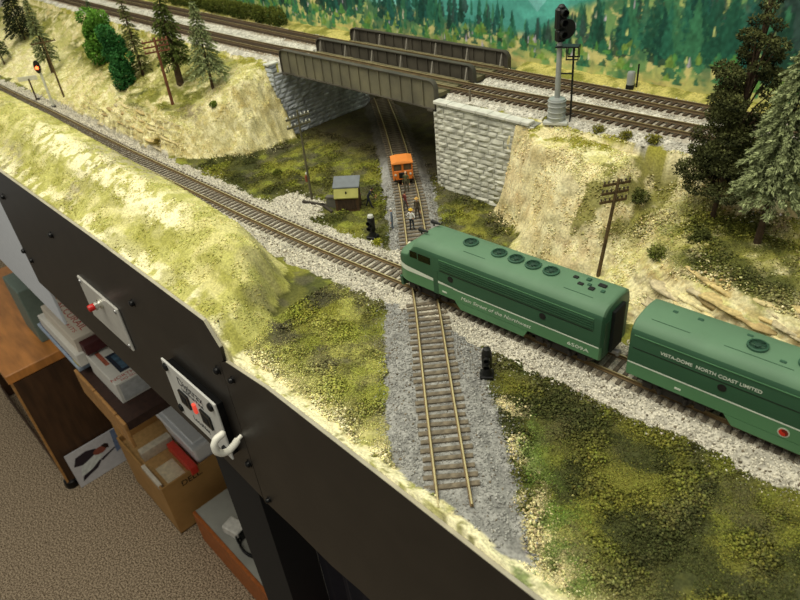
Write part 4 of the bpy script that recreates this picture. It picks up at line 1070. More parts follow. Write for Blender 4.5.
# ================================================================ utility poles
def pole(label, x, y, h, wood, arms, lean=(0, 0), z=None, r=1.5, ang=0.0, armw=17, tr=None):
    z = G0(x, y) - 2 if z is None else z
    t = thing('utility_pole', label, 'utility pole', (x, y, z), ang, tilt=lean)
    MB().tube([(0, 0, -1), (0, 0, h + 2)], [r, r * .72], 10).build('pole', wood, t)
    for q in arms:
        a = MB().box(-1.6, -.6, -armw, armw, h - q - .9, h - q + .9).build('crossarm', wood, t)
        ib = MB()
        for yy in (-.92, -.62, -.3, .3, .62, .92): ib.lathe([(.35, 0), (.35, .8), (.75, 1.0), (.7, 1.9), (.2, 2.4)], (-1.1, yy * armw, h - q + .8), 8)
        ib.build('insulators', mat('insul_rust', (150, 96, 76), .5) if wood is pole_red else (insul if tr else mat('insul_dark', (70, 58, 40), .5)), a)
    if tr:
        MB().box(-3.4, -1.0, -2.2, 2.2, tr, tr + 7, bev=.5).build('junction_box', mat('junction_rust', (128, 72, 48), .7), t)
        MB().ball((-1.8, 0, tr + 9), 1.6).build('box_cap', insul, t)
    return t
pole('reddish brown utility pole with three crossarms before the broad dark fir', -496.1, 205.6, 80.6, pole_red, (2, 8, 14), r=2.0, ang=-.35, armw=15, lean=(0, .03))
pole('thin weathered utility pole beside the left searchlight signal', -802, 171.7, 87, pole_wood, (4,), r=1.5, ang=-.2, lean=(0, .04))
pole('slim grey utility pole with a rusty box on it, standing by the small shed', -213.3, 197.7, 94, mat('pole_grey', (92, 88, 66), .85, var=.3, scale=200), (5, 13), r=1.2, ang=-.1, armw=13, lean=(0, .03), tr=22)
pole('brown utility pole with three crossarms at the rock foot behind the train', 94.9, 231.3, 77, pole_wood, (2, 8.5, 15), r=1.5, ang=-.42, armw=11, lean=(-.085, .04))

# ================================================================ signals
sig_black = mat('signal_black', (17, 18, 17), 0.45); sil = mat('silver_paint', (168, 172, 168), 0.4, metal=0.35, var=.12, scale=60)
red_lens = mat('red_lens', (120, 16, 12), .15); dark_lens = mat('dark_lens', (30, 34, 30), .12)
mo = (-0.7, 309.9, 80.5)
ms = thing('signal_mast', 'tall silver signal mast with black lamp head and side ladder before the upper tracks', 'railway signal', mo, .45)
MB().box(-10, 10, -7, 7, 0, 2.6, bev=.4).build('base_slab', mat('concrete', (188, 190, 182), .9), ms)
mb = MB().lathe([(7.2, 2.6), (7.2, 19), (6.6, 20.4), (1.5, 21.6)], seg=20)
for zz in (5, 9.5, 14, 18): mb.lathe([(7.2, zz), (7.6, zz + .3), (7.6, zz + 1.0), (7.2, zz + 1.3)], seg=20)
mb.build('relay_case', sil, ms, smooth=True)
MB().lathe([(2.3, 20), (2.2, 40), (2.0, 66), (1.9, 68)], seg=14).build('mast_tube', sil, ms, smooth=True)
HR = Matrix.Rotation(-.95, 4, 'Z')
hd_ = MB().box(-3.2, 3.0, -3.6, 3.6, 65, 74, bev=1.0).box(-3.4, 3.2, -4.4, 4.4, 73.5, 90, bev=1.6).lathe([(2.6, 88), (3.0, 90.5), (1.8, 92), (.2, 92.4)], seg=12).xf(HR).build('signal_head', sig_black, ms)
for zz in (71, 79.5, 86.5):
    MB().lathe([(2.7, 0), (2.9, 4.4), (2.4, 4.4), (2.3, .2), (.1, .2)], seg=16).xf(HR @ Matrix.Translation((3.0, 0, zz)) @ Matrix.Rotation(math.pi / 2, 4, 'Y')).build('hood', sig_black, hd_, smooth=True)
    MB().lathe([(2.2, 0), (.1, .8)], seg=14).xf(HR @ Matrix.Translation((3.6, 0, zz)) @ Matrix.Rotation(math.pi / 2, 4, 'Y')).build('lens', dark_lens, hd_)
MB().lathe([(7.4, 0), (7.4, .8), (.1, .8)], seg=26).xf(HR @ Matrix.Translation((1.6, 4.2, 74)) @ Matrix.Rotation(math.pi / 2, 4, 'Y')).build('target_disc', sig_black, hd_)
pf = MB().box(-3, 15, -4.5, 4.5, 61.2, 62.2)
for xx in (6, 11, 15):
    for yy in (-4.3, 4.3): pf.box(xx - .35, xx + .35, yy - .35, yy + .35, 52, 62)
pf.box(5.6, 15.4, -4.6, -4.0, 52, 53).box(5.6, 15.4, 4.0, 4.6, 52, 53).box(0, 11, -.5, .5, 40, 41)
pf.build('platform', sig_black, ms)
ld = MB().tube([(11.5, -2.4, .5), (11, -2.4, 61)], .55, 6).tube([(11.5, 2.4, .5), (11, 2.4, 61)], .55, 6)
for k in range(17): ld.tube([(11.4, -2.4, 3 + k * 3.4), (11.4, 2.4, 3 + k * 3.4)], .38, 5)
ld.build('ladder', sig_black, ms)
so = (-813.5, 155.3, -5.8)
ss = thing('searchlight_signal', 'small signal with a lit orange red lamp on a white post at the left trackside', 'railway signal', so, -.75)
MB().box(-6, 6, -5, 5, 0, 2.4, bev=.4).build('base', sig_black, ss)
MB().tube([(0, 0, 2), (0, 0, 52)], 1.9, 10).build('post', mat('post_white', (206, 206, 190), .6), ss)
h_ = MB(); h_.prism([(4.6 * math.cos(a), 62 + 9.5 * math.sin(a)) for a in np.linspace(0, 2 * math.pi, 20, endpoint=False)], 1.4, 4.2, axis='x'); hh_ = h_.build('lamp_head', sig_black, ss)
ball = MB().ball((4.6, 0, 61), 2.5, 12); ball.build('lamp', mat('lamp_red', (255, 84, 40), .3, emit=7.0), hh_)
bo = (-876, 151.4, -4.5)
tb = thing('trackside_board', 'pale horizontal board on a dark post left of the lit signal', 'sign', bo, -.6)
MB().box(-8, 8, -3, 3, 0, 1.2).build('base', sig_black, tb); MB().tube([(0, 0, 0), (0, 0, 34)], 1.3, 8).build('post', bark, tb)
MB().box(-1.8, -.8, -16, 13, 31, 38, bev=.2).build('board', mat('board_pale', (208, 206, 184), .7), tb)
def dwarf(label, x, y, rz, white):
    d = thing('dwarf_signal', label, 'railway signal', (x, y, G0(x, y) - .5), rz)
    MB().box(-4.5, 4.5, -4.5, 4.5, 0, 3.2, bev=.5).lathe([(3.8, 3), (2.6, 6.5), (1.9, 8)], seg=14).build('base', sig_black, d)
    q = MB().lathe([(2.7, 7.5), (3.4, 8.6), (3.4, 20), (2.8, 21.8), (1.2, 22.6)], seg=16).build('lamp_case', sig_black, d, smooth=True)
    for zz in (12, 17.5):
        MB().lathe([(2.0, 0), (2.2, 3.2), (1.8, 3.2), (1.6, .4), (.1, .4)], seg=14).xf(Matrix.Translation((2.6, 0, zz)) @ Matrix.Rotation(math.pi / 2, 4, 'Y')).build('lens_hood', sig_black, q, smooth=True)
        MB().ball((3.2, 0, zz), 1.3, 8).build('lens', dark_lens, q)
    MB().lathe([(2.9, 21.6), (2.4, 23.6), (.2, 24.4)], seg=14).build('cap', mat('cap_pale', (190, 192, 184), .4) if white else sig_black, d, smooth=True)
dwarf('black dwarf signal with a pale cap between the small shed and the crossing', -103.7, 182.6, -1.2, True)
dwarf('all black dwarf signal beside the ballast in the foreground near the crossing', 92.5, 105.2, -.9, False)
rb = thing('relay_cabinet', 'small silver trackside cabinet on a dark stand in front of the backdrop', 'cabinet', (6.8, 414.5, 81), .3)
MB().box(-3.4, 3.4, -3, 3, 0, 4).build('stand', sig_black, rb); MB().lathe([(3.7, 4), (3.7, 13.5), (3.0, 15.2), (.3, 16)], seg=16).build('case', sil, rb, smooth=True)
MB().tube([(5.4, 1, 0), (5.4, 1, 22)], .8, 6).build('post', sig_black, rb)

# ================================================================ shed, railcar
ho = (-169.4, 210.5, -7.8)
hut = thing('track_shed', 'small brown trackside shed with a flat grey roof and yellow green sloping front lid', 'shed', ho, .73)
HUTX = mat('shed_brown', (78, 58, 38), .9, var=.3, stretch=(1, 1, 4), scale=120)
b_ = MB().prism([(-8.5, 0), (8.5, 0), (8.5, 27), (-3.2, 22.5), (-8.5, 14.5)], -11.5, 11.5, axis='x').build('body', HUTX, hut)
MB().add([(-12, -9.6, 14), (12, -9.6, 14), (12, -3, 22.7), (-12, -3, 22.7), (-12, -9.9, 15), (12, -9.9, 15), (12, -3.4, 23.6), (-12, -3.4, 23.6)], [(0, 3, 2, 1), (4, 5, 6, 7), (0, 1, 5, 4), (1, 2, 6, 5), (2, 3, 7, 6), (3, 0, 4, 7)]).build('sloping_lid', mat('lid_yellow', (158, 156, 86), .8, var=.15), hut)
MB().box(-.7, .7, -7.6, -6.4, 18, 20.3).build('handle', sig_black, hut)
MB().loft([[(-13, -4.6, 22.8), (13, -4.6, 22.8), (13, -4.6, 24), (-13, -4.6, 24)], [(-13, 10.5, 28), (13, 10.5, 28), (13, 10.5, 29.2), (-13, 10.5, 29.2)]]).build('roof', mat('roof_grey', (112, 118, 122), .8, var=.12), hut)
MB().box(-9, 9, -8.8, -8.4, 2, 12.5).build('front_boards', mat('shed_dark', (58, 44, 30), .9, var=.4, stretch=(6, 1, 1), scale=120), hut)
tag(MB().box(-6, 6, -2.4, 2.4, 0, 11).box(-6.6, 6.6, -3, 3, 10.6, 12).build('storage_crate', mat('crate_grey', (96, 94, 84), .8), loc=(-183, 202, -8), rot=(0, 0, .5)), 'small grey lidded crate beside the left wall of the trackside shed', 'crate')
tag(MB().box(-15, 15, -1.4, 1.4, 0, 2.6).build('timber_beam', mat('beam_dark', (62, 56, 48), .9), loc=(-202, 193, -7.6), rot=(0, 0, .32)), 'dark timber beam lying on gravel at the foot of the slim pole', 'beam')
tag(MB().box(-11, 11, -1.2, 1.2, 0, 2.4).build('timber_beam', mat('beam_dark', (62, 56, 48), .9), loc=(-184, 194, -7.4), rot=(0, 0, -.2)), 'shorter dark timber beam lying in front of the grey crate', 'beam')

org_ = mat('orange_paint', (226, 124, 44), .5, var=.06)
so_ = (-152.4, 270.8, -0.0); rzs = math.atan2(289 - 247, -170 + 119) - math.pi / 2
sp = thing('track_speeder', 'orange boxy track maintenance railcar standing on the branch line under the bridge edge', 'railcar', so_, rzs)
# the front faces local -y
mb = MB(); w, d0, d1 = 10.2, 0.0, 19.0
mb.box(-w, w, d0, d1, 3.0, 13.2, bev=.5)
for x in (-w, w - 1.2): mb.box(x, x + 1.2, d0, d0 + 1.2, 13, 21).box(x, x + 1.2, d1 - 1.2, d1, 13, 21).box(x, x + 1.2, 8.6, 10.4, 13, 21)
mb.box(-.9, .9, d0, d0 + 1.2, 13, 21).box(-w, w, d0, d1, 20, 21.2)
mb.build('body', org_, sp)
MB().loft([[(-w - .8, d0 - 1.2, 21), (w + .8, d0 - 1.2, 21), (w + .8, d1 + 1, 21), (-w - .8, d1 + 1, 21)], [(-w - .6, d0 - 1, 22), (w + .6, d0 - 1, 22), (w + .6, d1 + .8, 22), (-w - .6, d1 + .8, 22)], [(-w * .55, d0 - .3, 23.4), (w * .55, d0 - .3, 23.4), (w * .55, d1, 23.4), (-w * .55, d1, 23.4)]]).build('roof', mat('orange_roof', (232, 142, 64), .55, var=.06), sp)
wg = mat('railcar_glass', (96, 80, 58), .15)
for x0, x1 in ((-8.6, -1.2), (1.2, 8.6)): MB().box(x0, x1, .4, .7, 13.6, 19.8).build('front_window', wg, sp)
for x in (-w + .5, w - .8):
    for y0, y1 in ((1.4, 8.4), (10.6, 17.6)): MB().box(x, x + .3, y0, y1, 13.6, 19.8).build('side_window', wg, sp)
MB().box(-4.2, 4.2, -.5, .3, 5.2, 11.4, bev=.3).build('radiator_grille', sig_black, sp)
for x in (-7.6, 7.6): MB().lathe([(1.1, 0), (1.2, .8), (.1, 1.0)], seg=12).xf(Matrix.Translation((x, .2, 9.5)) @ Matrix.Rotation(math.pi / 2, 4, 'X')).build('headlamp', insul, sp, smooth=True)
MB().box(-9.4, 9.4, -1.2, 0, 2.4, 3.8).build('bumper', sig_black, sp)
for x in (-8.7, 8.7):
    for y in (4, 15): MB().lathe([(4.0, -.8), (4.0, .2), (4.5, .3), (4.5, .8), (.1, .9)], seg=18).xf(Matrix.Translation((x, y, 4.0)) @ Matrix.Rotation(math.pi / 2, 4, 'Y')).build('wheel', wheel_steel, sp, smooth=True)

# ================================================================ figures
SK = lambda k: mat('skin_%d' % k, [(206, 158, 122), (188, 138, 104)][k % 2], .6, var=.05)
_fig = 0
def person(label, loc, rz, shirt, trousers, hat=None, hairc=(70, 54, 40), pose=None, hgt=21.0):
    """a standing figure 1.78 m tall in metres, grown as one skin from its joints, then scaled to the model"""
    global _fig; _fig += 1
    p = dict(bend=0.0, la=(-.26, .02, .98), lh=(-.30, -.06, .76), ra=(.26, .02, .98), rh=(.30, -.06, .76), step=.12, head=0.0); p.update(pose or {})
    b = p['bend']; st = p['step']
    def bendpt(x, y, z):
        z0 = .98; dz = z - z0; return (x, y - math.sin(b) * dz, z0 + math.cos(b) * dz) if z > z0 else (x, y, z)
    J = {}; R = {}
    def j(n, q, r, bend=True): J[n] = bendpt(*q) if bend else q; R[n] = r
    j('pelvis', (0, 0, .98), (.135, .10)); j('waist', (0, 0, 1.12), (.125, .09)); j('chest', (0, 0, 1.32), (.155, .105)); j('neck0', (0, 0, 1.47), (.075, .065)); j('neck', (0, -.01, 1.53), (.052, .052)); j('jaw', (0, -.03, 1.585), (.062, .07)); j('head', (0, -.025, 1.67), (.078, .092)); j('crown', (0, -.01, 1.745), (.055, .062)); j('nose', (0, -.125, 1.645), (.014, .014))
    for s, n, el, hn in ((-1, 'l', p['la'], p['lh']), (1, 'r', p['ra'], p['rh'])):
        j(n + 'sh', (s * .19, 0, 1.43), (.062, .06)); j(n + 'el', el, (.046, .046)); j(n + 'wr', hn, (.033, .03))
        e = np.array(hn) - np.array(el); e = e / np.linalg.norm(e); pm = np.array(hn) + e * .07; j(n + 'palm', tuple(pm), (.042, .022))
        sd = np.cross(e, (0, 1, 0.01)); sd /= np.linalg.norm(sd); fw = np.cross(sd, e)
        for k, (o, ln) in enumerate(((-.034, .07), (-.011, .082), (.012, .077), (.034, .06))):
            j(n + 'f%da' % k, tuple(pm + e * .045 + sd * o), (.0095, .0095)); j(n + 'f%db' % k, tuple(pm + e * (.045 + ln * .6) + sd * o * 1.1 + fw * .012), (.0085, .0085)); j(n + 'f%dc' % k, tuple(pm + e * (.045 + ln) + sd * o * 1.1 + fw * .034), (.007, .007))
        j(n + 'ta', tuple(pm - e * .02 + fw * .035 + sd * -.02 * s), (.011, .011)); j(n + 'tb', tuple(pm + e * .03 + fw * .062 + sd * -.03 * s), (.009, .009))
        y = s * st
        j(n + 'hip', (s * .095, 0, .93), (.098, .10), False); j(n + 'kn', (s * .12, y * .45 - .03, .52), (.066, .068), False); j(n + 'an', (s * .13, y, .10), (.044, .046), False); j(n + 'toe', (s * .145, y - .17, .045), (.042, .036), False); j(n + 'heel', (s * .13, y + .05, .045), (.04, .04), False)
    names = list(J); ix = {n: i for i, n in enumerate(names)}
    E = [('pelvis', 'waist'), ('waist', 'chest'), ('chest', 'neck0'), ('neck0', 'neck'), ('neck', 'jaw'), ('jaw', 'head'), ('head', 'crown'), ('head', 'nose')]
    for n in 'lr':
        E += [('neck0', n + 'sh'), (n + 'sh', n + 'el'), (n + 'el', n + 'wr'), (n + 'wr', n + 'palm'), (n + 'palm', n + 'ta'), (n + 'ta', n + 'tb'), ('pelvis', n + 'hip'), (n + 'hip', n + 'kn'), (n + 'kn', n + 'an'), (n + 'an', n + 'toe'), (n + 'an', n + 'heel')]
        for k in range(4): E += [(n + 'palm', n + 'f%da' % k), (n + 'f%da' % k, n + 'f%db' % k), (n + 'f%db' % k, n + 'f%dc' % k)]
    me = bpy.data.meshes.new('skeleton'); me.from_pydata([J[n] for n in names], [(ix[a], ix[c]) for a, c in E], [])
    o = bpy.data.objects.new('skeleton', me); COL.objects.link(o)
    o.modifiers.new('skin', 'SKIN'); sv = me.skin_vertices[0].data
    for i, n in enumerate(names): sv[i].radius = R[n]; sv[i].use_root = (n == 'pelvis')
    md = o.modifiers.new('sub', 'SUBSURF'); md.levels = md.render_levels = 1
    bpy.context.view_layer.update(); dg = bpy.context.evaluated_depsgraph_get(); bm_ = bpy.data.meshes.new_from_object(o.evaluated_get(dg))
    bpy.data.objects.remove(o)
    k = hgt / 1.78 * S
    cen = [np.array(pl.center) for pl in bm_.polygons]
    A = np.array([J[a] for a, c in E]); Bv = np.array([J[c] for a, c in E])
    reg = []
    for a, c in E:
        nm = c
        reg.append(0 if (c in ('jaw', 'head', 'crown', 'nose', 'neck') or 'palm' in nm or nm[1:2] == 'f' or nm[1:] in ('ta', 'tb')) else (2 if nm[1:] in ('hip', 'kn', 'an') else (3 if nm[1:] in ('toe', 'heel') else 1)))
    mi = []
    for q in cen:
        t = np.clip(((q - A) * (Bv - A)).sum(1) / ((Bv - A) ** 2).sum(1), 0, 1); dd = np.linalg.norm(q - (A + (Bv - A) * t[:, None]), axis=1); r = reg[int(dd.argmin())]
        if r == 1 and q[2] < 1.0 and abs(q[0]) < .2: r = 2
        mi.append(r)
    bm_.materials.clear()
    for m in (SK(_fig), shirt, trousers, mat('boots', (34, 28, 24), .7)): bm_.materials.append(m)
    bm_.polygons.foreach_set('material_index', mi); bm_.polygons.foreach_set('use_smooth', [True] * len(mi))
    for v in bm_.vertices: v.co *= k
    t = thing('person', label, 'person', loc, rz)
    bo = bpy.data.objects.new('body', bm_); bm_.name = 'body'; COL.objects.link(bo); bo.parent = t
    hx, hy, hz = J['head']; kk = k / S
    hr = MB().ball((hx * kk, (hy + .018) * kk, (hz + .025) * kk), .105 * kk, 12, sc=(.92, 1.0, .98)); hr.v = [(x, y if y > (hy - .055) * kk or z > (hz + .06) * kk else (hy - .055) * kk, z) for x, y, z in hr.v]
    hr.build('hair', mat('hair_%d_%d' % (hairc[0], hairc[1]), hairc, .8), t, smooth=True)
    for s in (-1, 1):
        MB().ball(((hx + s * .03) * kk, (hy - .09) * kk, hz * kk), .013 * kk, 6).build('eye', sig_black, t)
        MB().ball(((hx + s * .083) * kk, hy * kk, (hz - .01) * kk), .026 * kk, 6, sc=(.4, .7, 1.2)).build('ear', SK(_fig), t)
    if hat is not None:
        MB().lathe([(.17 * kk, 0), (.165 * kk, .015 * kk), (.115 * kk, .03 * kk), (.108 * kk, .09 * kk), (.06 * kk, .14 * kk), (.01 * kk, .148 * kk)], (hx * kk, (hy + .01) * kk, (hz + .035) * kk), 16).build('hat', hat, t, smooth=True)
    return t
cl = lambda n, c: mat('cloth_' + n, c, .9, var=.12)
TT = -2.5
person('person in dark clothes bending forward beside the shed', (-153.5, 223, -8.4), 2.2, cl('charcoal', (34, 36, 42)), cl('navy', (30, 34, 46)), hairc=(30, 26, 22), pose=dict(bend=.55, step=.26, la=(-.28, -.30, 1.16), lh=(-.2, -.52, 1.0), ra=(.28, -.28, 1.14), rh=(.2, -.5, .98)), hgt=23)
person('person in olive clothes with pale hair right in front of the orange railcar', (-140, 262.7, TT), .5, cl('olive', (92, 94, 62)), cl('drab', (84, 78, 58)), hairc=(206, 180, 150), pose=dict(step=.08))
person('person in a dark red shirt and grey trousers between the rails', (-109.3, 231, TT), 2.8, cl('maroon', (112, 52, 44)), cl('grey', (84, 80, 76)), hairc=(60, 44, 34), pose=dict(ra=(.34, .05, 1.16), rh=(.18, -.10, 1.02)))
person('person in brown work clothes and tan hat beside the right rail', (-90.5, 228, TT), .2, cl('brown', (76, 66, 50)), cl('dark_brown', (66, 58, 46)), hat=mat('hat_tan', (204, 166, 92), .7), pose=dict(step=.1))
person('person in a white shirt, dark trousers and yellow helmet', (-79.3, 209, TT), 3.4, cl('white', (226, 226, 222)), cl('slate', (44, 52, 62)), hat=mat('hat_yellow', (226, 186, 64), .5), pose=dict(la=(-.36, .04, 1.17), lh=(-.2, -.06, 1.0), ra=(.36, .04, 1.17), rh=(.2, -.06, 1.0), step=.05))
person('person in blue grey overalls with white hair standing left of the branch rails', (-98.5, 203, -5.0), -.8, cl('blue_grey', (98, 110, 124)), cl('blue_grey', (98, 110, 124)), hairc=(206, 204, 198), pose=dict(step=.06))
# ================================================================ beneath the layout
wood_dark = mat('wood_dark', (66, 44, 26), .5, var=.35, stretch=(1, 6, 1), scale=12)
wood_top = mat('wood_orange', (186, 124, 62), .4, var=.25, stretch=(1, 5, 1), scale=12)
wood_edge = mat('wood_edge', (166, 122, 70), .6, var=.2)
co = (-1360, 100, FLOOR_Z)
cab = thing('side_cabinet', 'brown wooden cabinet with an orange brown top standing on the carpet at the left', 'cabinet', co)
MB().box(-1700, -1160, -66, 330, -640, -615, bev=2).build('top', wood_top, cab, org=co)
for x in (-1178, -1690): MB().box(x, x + 18, -58, 320, -995, -641).build('side_panel', wood_dark, cab, org=co)
MB().box(-1690, -1160, -60, -56.5, -1000, -960).build('plinth', wood_dark, cab, org=co)
MB().box(-1178, -1159, -63, -58.2, -995, -640).build('panel_edge', wood_edge, cab, org=co)
MB().box(-1690, -1160, 318, 326, -995, -641).build('back_panel', wood_dark, cab, org=co)
MB().lathe([(16, 0), (19, 8), (17, 22), (9, 26)], (-1170, -52, FLOOR_Z), 16).build('foot', bolt_black, cab, org=co, smooth=True)
gb = MB().box(-1330, -1222, 40, 92, -615, -470, bev=2).build('storage_box', mat('box_teal', (112, 128, 118), .6, var=.08)); tag(gb, 'grey green storage box on the orange brown cabinet top', 'box')
# shelf with boxes
so3 = (-890, 190, -516)
sh = thing('wooden_shelf', 'dark wooden shelf carrying the stacked boxes beneath the black fascia', 'shelf', so3)
MB().box(-885, -660, 32, 360, -518, -500).box(-1120, -885, 62, 360, -518, -500).build('shelf_board', mat('shelf_dark', (52, 32, 24), .6, var=.3), sh, org=so3)
x = -885
while x < -665: MB().box(x, min(x + 92, -660), 26, 31.8, -560, -500, bev=1).build('edge_block', wood_edge, sh, org=so3); x += 95
for x in (-1116, -680): MB().box(x, x + 16, 270, 350, FLOOR_Z, -518.5).build('support', wood_dark, sh, org=so3)
paper_white = mat('carton_white', (214, 212, 204), .6, var=.04); red_ink = mat('red_ink', (176, 50, 36), .6)
cb = thing('catalog', 'pale blue catalog lying at the bottom of the stack under the black fascia', 'book', (-980, 110, -500))
MB().box(-1096, -868, 32, 190, -500, -492, bev=1).build('pages', mat('pale_blue', (156, 172, 190), .6), cb, org=(-980, 110, -500))
bb = thing('book', 'dark blue book with a yellow mark, second from the bottom of the stack', 'book', (-970, 110, -492)); bo_ = (-970, 110, -492)
MB().box(-1076, -868, 36, 190, -492, -478, bev=1).build('cover', mat('navy_cover', (46, 48, 102), .5), bb, org=bo_)
MB().box(-900, -870, 35.5, 36.2, -490.5, -479.5).box(-867.9, -867.4, 38, 62, -490, -480).build('yellow_mark', mat('yellow_mark', (196, 178, 58), .6), bb, org=bo_)
wb = MB().box(-1052, -846, 34, 190, -478, -450, bev=1.2).build('carton', paper_white); tag(wb, 'plain white flat carton under the box with red lettering', 'box')
to = (-945, 100, -450)
tp = thing('carton', 'white carton with two rows of red lettering, topmost of the stack', 'box', to)
MB().box(-1026, -853, 43, 150, -450, -420, bev=1.2).build('box_body', mat('carton_cream', (214, 204, 188), .6, var=.04), tp, org=to)
for body, size, y, wdt in (('ACCURAIL', 19, 74, 140), ('QUALITY KITS', 10, 58, 128)):
    t_ = text_mb(body, size, .05); xs = [q[0] for q in t_.v]; kx = wdt / (max(xs) - min(xs)); t_.xf(Matrix.Diagonal((kx, 1, 1, 1))); t_.xf(frame((-940, y - 2, -419.9), (1, 0, 0), (0, 1, 0))); t_.build('lettering', red_ink, tp, org=to)
mr_ = MB().box(-852, -827, 50, 92, -450, -428, bev=1).build('small_box', mat('maroon_box', (70, 24, 26), .5)); tag(mr_, 'small dark maroon box at the end of the lettered carton', 'box')
ko = (-800, 120, -500)
kb = thing('carton', 'white picture carton leaning on the shelf, nearest the grey socket panel', 'box', ko)
MB().box(-843, -712, 50, 172, -500, -455, bev=1.2).build('box_body', paper_white, kb, org=ko)
MB().box(-806, -738, 72, 150, -454.9, -454.6).build('picture', mat('picture_dark', (34, 42, 58), .5), kb, org=ko)
MB().box(-798, -746, 80, 140, -454.6, -454.4).build('picture_scene', mat('picture_blue', (70, 98, 120), .5, var=.4), kb, org=ko)
MB().box(-832, -778, 62, 70, -454.9, -454.6).build('logo_patch', mat('logo_patch', (166, 92, 70), .6, var=.3), kb, org=ko)
for body, size, x0, y in (('NORTHERN', 13, -767, 62), ('HO SCALE', 9, -756, 62)):
    t_ = text_mb(body, size, .05); t_.xf(frame((x0 + 40, y + 22, -454.7), (0, 1, 0), (-1, 0, 0))); t_.build('lettering', red_ink, kb, org=ko)
MB().box(-712, -711.6, 56, 168, -496, -459).build('end_label', mat('end_label', (176, 178, 178), .6), kb, org=ko)
# cardboard box and its contents
bo3 = (-930, 150, FLOOR_Z); kraft = mat('kraft', (168, 128, 74), .8, var=.08, scale=30)
bx = thing('cardboard_box', 'open brown cardboard box on the carpet under the layout', 'box', bo3)
X0, X1, Y0, Y1, ZT = -1050, -815, 68, 232, -840
MB().box(X0, X1, Y0, Y0 + 4, FLOOR_Z, ZT).box(X0, X1, Y1 - 4, Y1, FLOOR_Z, ZT).box(X0, X0 + 4, Y0 + 4, Y1 - 4, FLOOR_Z, ZT + 0).box(X1 - 4, X1, Y0 + 4, Y1 - 4, FLOOR_Z, ZT).box(X0, X1, Y0, Y1, FLOOR_Z, FLOOR_Z + 3).build('carton_walls', kraft, bx, org=bo3)
MB().add([(X0, Y0 + 4, ZT), (X0, Y1, ZT), (X0 - 34, Y1 - 6, ZT + 58), (X0 - 34, Y0 + 10, ZT + 58)], [(0, 1, 2, 3)]).build('flap', kraft, bx, org=bo3)
MB().box(X0 + 4, X1 - 4, Y0 + 4, Y1 - 4, ZT - 22, ZT - 17).build('inner_flap', mat('kraft_inner', (176, 140, 88), .8), bx, org=bo3)
MB().box(-915, -828, Y0 - .6, Y0 + 8, ZT - 12, ZT + .6).build('packing_tape', mat('tape', (206, 196, 176), .12, var=.15, scale=60, bump=.6, spec=1.0), bx, org=bo3)
t_ = text_mb('DELL.', 22, .05, bold=.3); t_.xf(frame((X1 + .3, 138, -862), (0, 1, 0), (0, 0, 1))); t_.build('lettering', mat('box_ink', (50, 36, 24), .7), bx, org=bo3)
en = MB().box(-960, -938, 84, 160, -857, -830, bev=.6).build('envelope', mat('envelope', (196, 186, 166), .6)); tag(en, 'pale paper envelope standing inside the cardboard box', 'envelope')
pp = MB().box(-898, -828, 90, 134, -856.8, -855.5).build('paper_note', mat('paper_note', (208, 196, 166), .7)); tag(pp, 'square cream paper note lying in the cardboard box', 'paper')
fo_ = MB().box(-928, -812, 140, 158, -856.8, -834, bev=1.5).build('red_folder', mat('folder_red', (206, 58, 40), .4, var=.1)); tag(fo_, 'bright red plastic folder beside the white tub in the box', 'folder')
tuo = (-890, 188, -856.5)
tu = thing('plastic_tub', 'translucent white plastic tub with a lid in the cardboard box', 'tub', tuo); tubm = mat('tub_plastic', (240, 242, 244), .25, var=.03)
MB().loft([[(-962, 166, -856), (-828, 166, -856), (-828, 220, -856), (-962, 220, -856)], [(-978, 160, -788), (-808, 160, -788), (-808, 226, -788), (-978, 226, -788)]]).build('tub_body', tubm, tu, org=tuo, bevel=5)
MB().box(-982, -804, 156, 229, -788, -778, bev=2.5).box(-970, -816, 166, 219, -778, -772, bev=2).build('lid', tubm, tu, org=tuo)
# booklet box leaning against the cabinet panel
lo_ = (-1152, 30, -995)
lf = thing('magazine', 'white magazine picturing a dark jacketed figure, leaning against the cabinet', 'magazine', lo_)
m1 = MB(); TL = Matrix.Translation((-1140, -42, -999)) @ Matrix.Rotation(math.radians(-5), 4, 'Y')
def leaf(mb): return mb.xf(TL)
leaf(MB().box(-4, 0, 0, 150, 0, 108)).build('cover', mat('mag_white', (186, 186, 190), .4, var=.06), lf, org=lo_)
def cut(poly, m, name, d=.4): leaf(MB().prism(poly, d - .3, d, axis='x')).build(name, m, lf, org=lo_)
cut([(8, 66), (20, 88), (48, 92), (70, 84), (76, 74), (52, 66), (30, 58)], mat('mag_jacket', (38, 30, 40), .5), 'jacket')
cut([(14, 30), (24, 58), (50, 64), (74, 70), (80, 56), (60, 42), (34, 30)], mat('mag_shirt', (196, 202, 200), .5), 'shirt', .5)
cut([(12, 14), (34, 22), (56, 28), (72, 44), (66, 46), (44, 34), (18, 28)], mat('mag_jacket', (38, 30, 40), .5), 'jacket', .6)
cut([(78 + 13 * math.cos(a) * 1.35, 72 + 10 * math.sin(a)) for a in np.linspace(0, 6.283, 18, endpoint=False)], mat('mag_face', (128, 70, 56), .5), 'face', .7)
cut([(92, 70), (100, 66), (102, 78), (94, 84), (84, 83)], mat('mag_hair', (36, 22, 20), .5), 'hair', .9)
cut([(70, 46), (98, 54), (112, 58), (112, 54), (96, 49), (74, 40)], mat('mag_jacket', (38, 30, 40), .5), 'dark_stripe', .7)
cut([(112, 40), (150, 48), (150, 108), (118, 108)], mat('mag_blue', (104, 120, 150), .5, var=.25), 'blue_corner', .45)
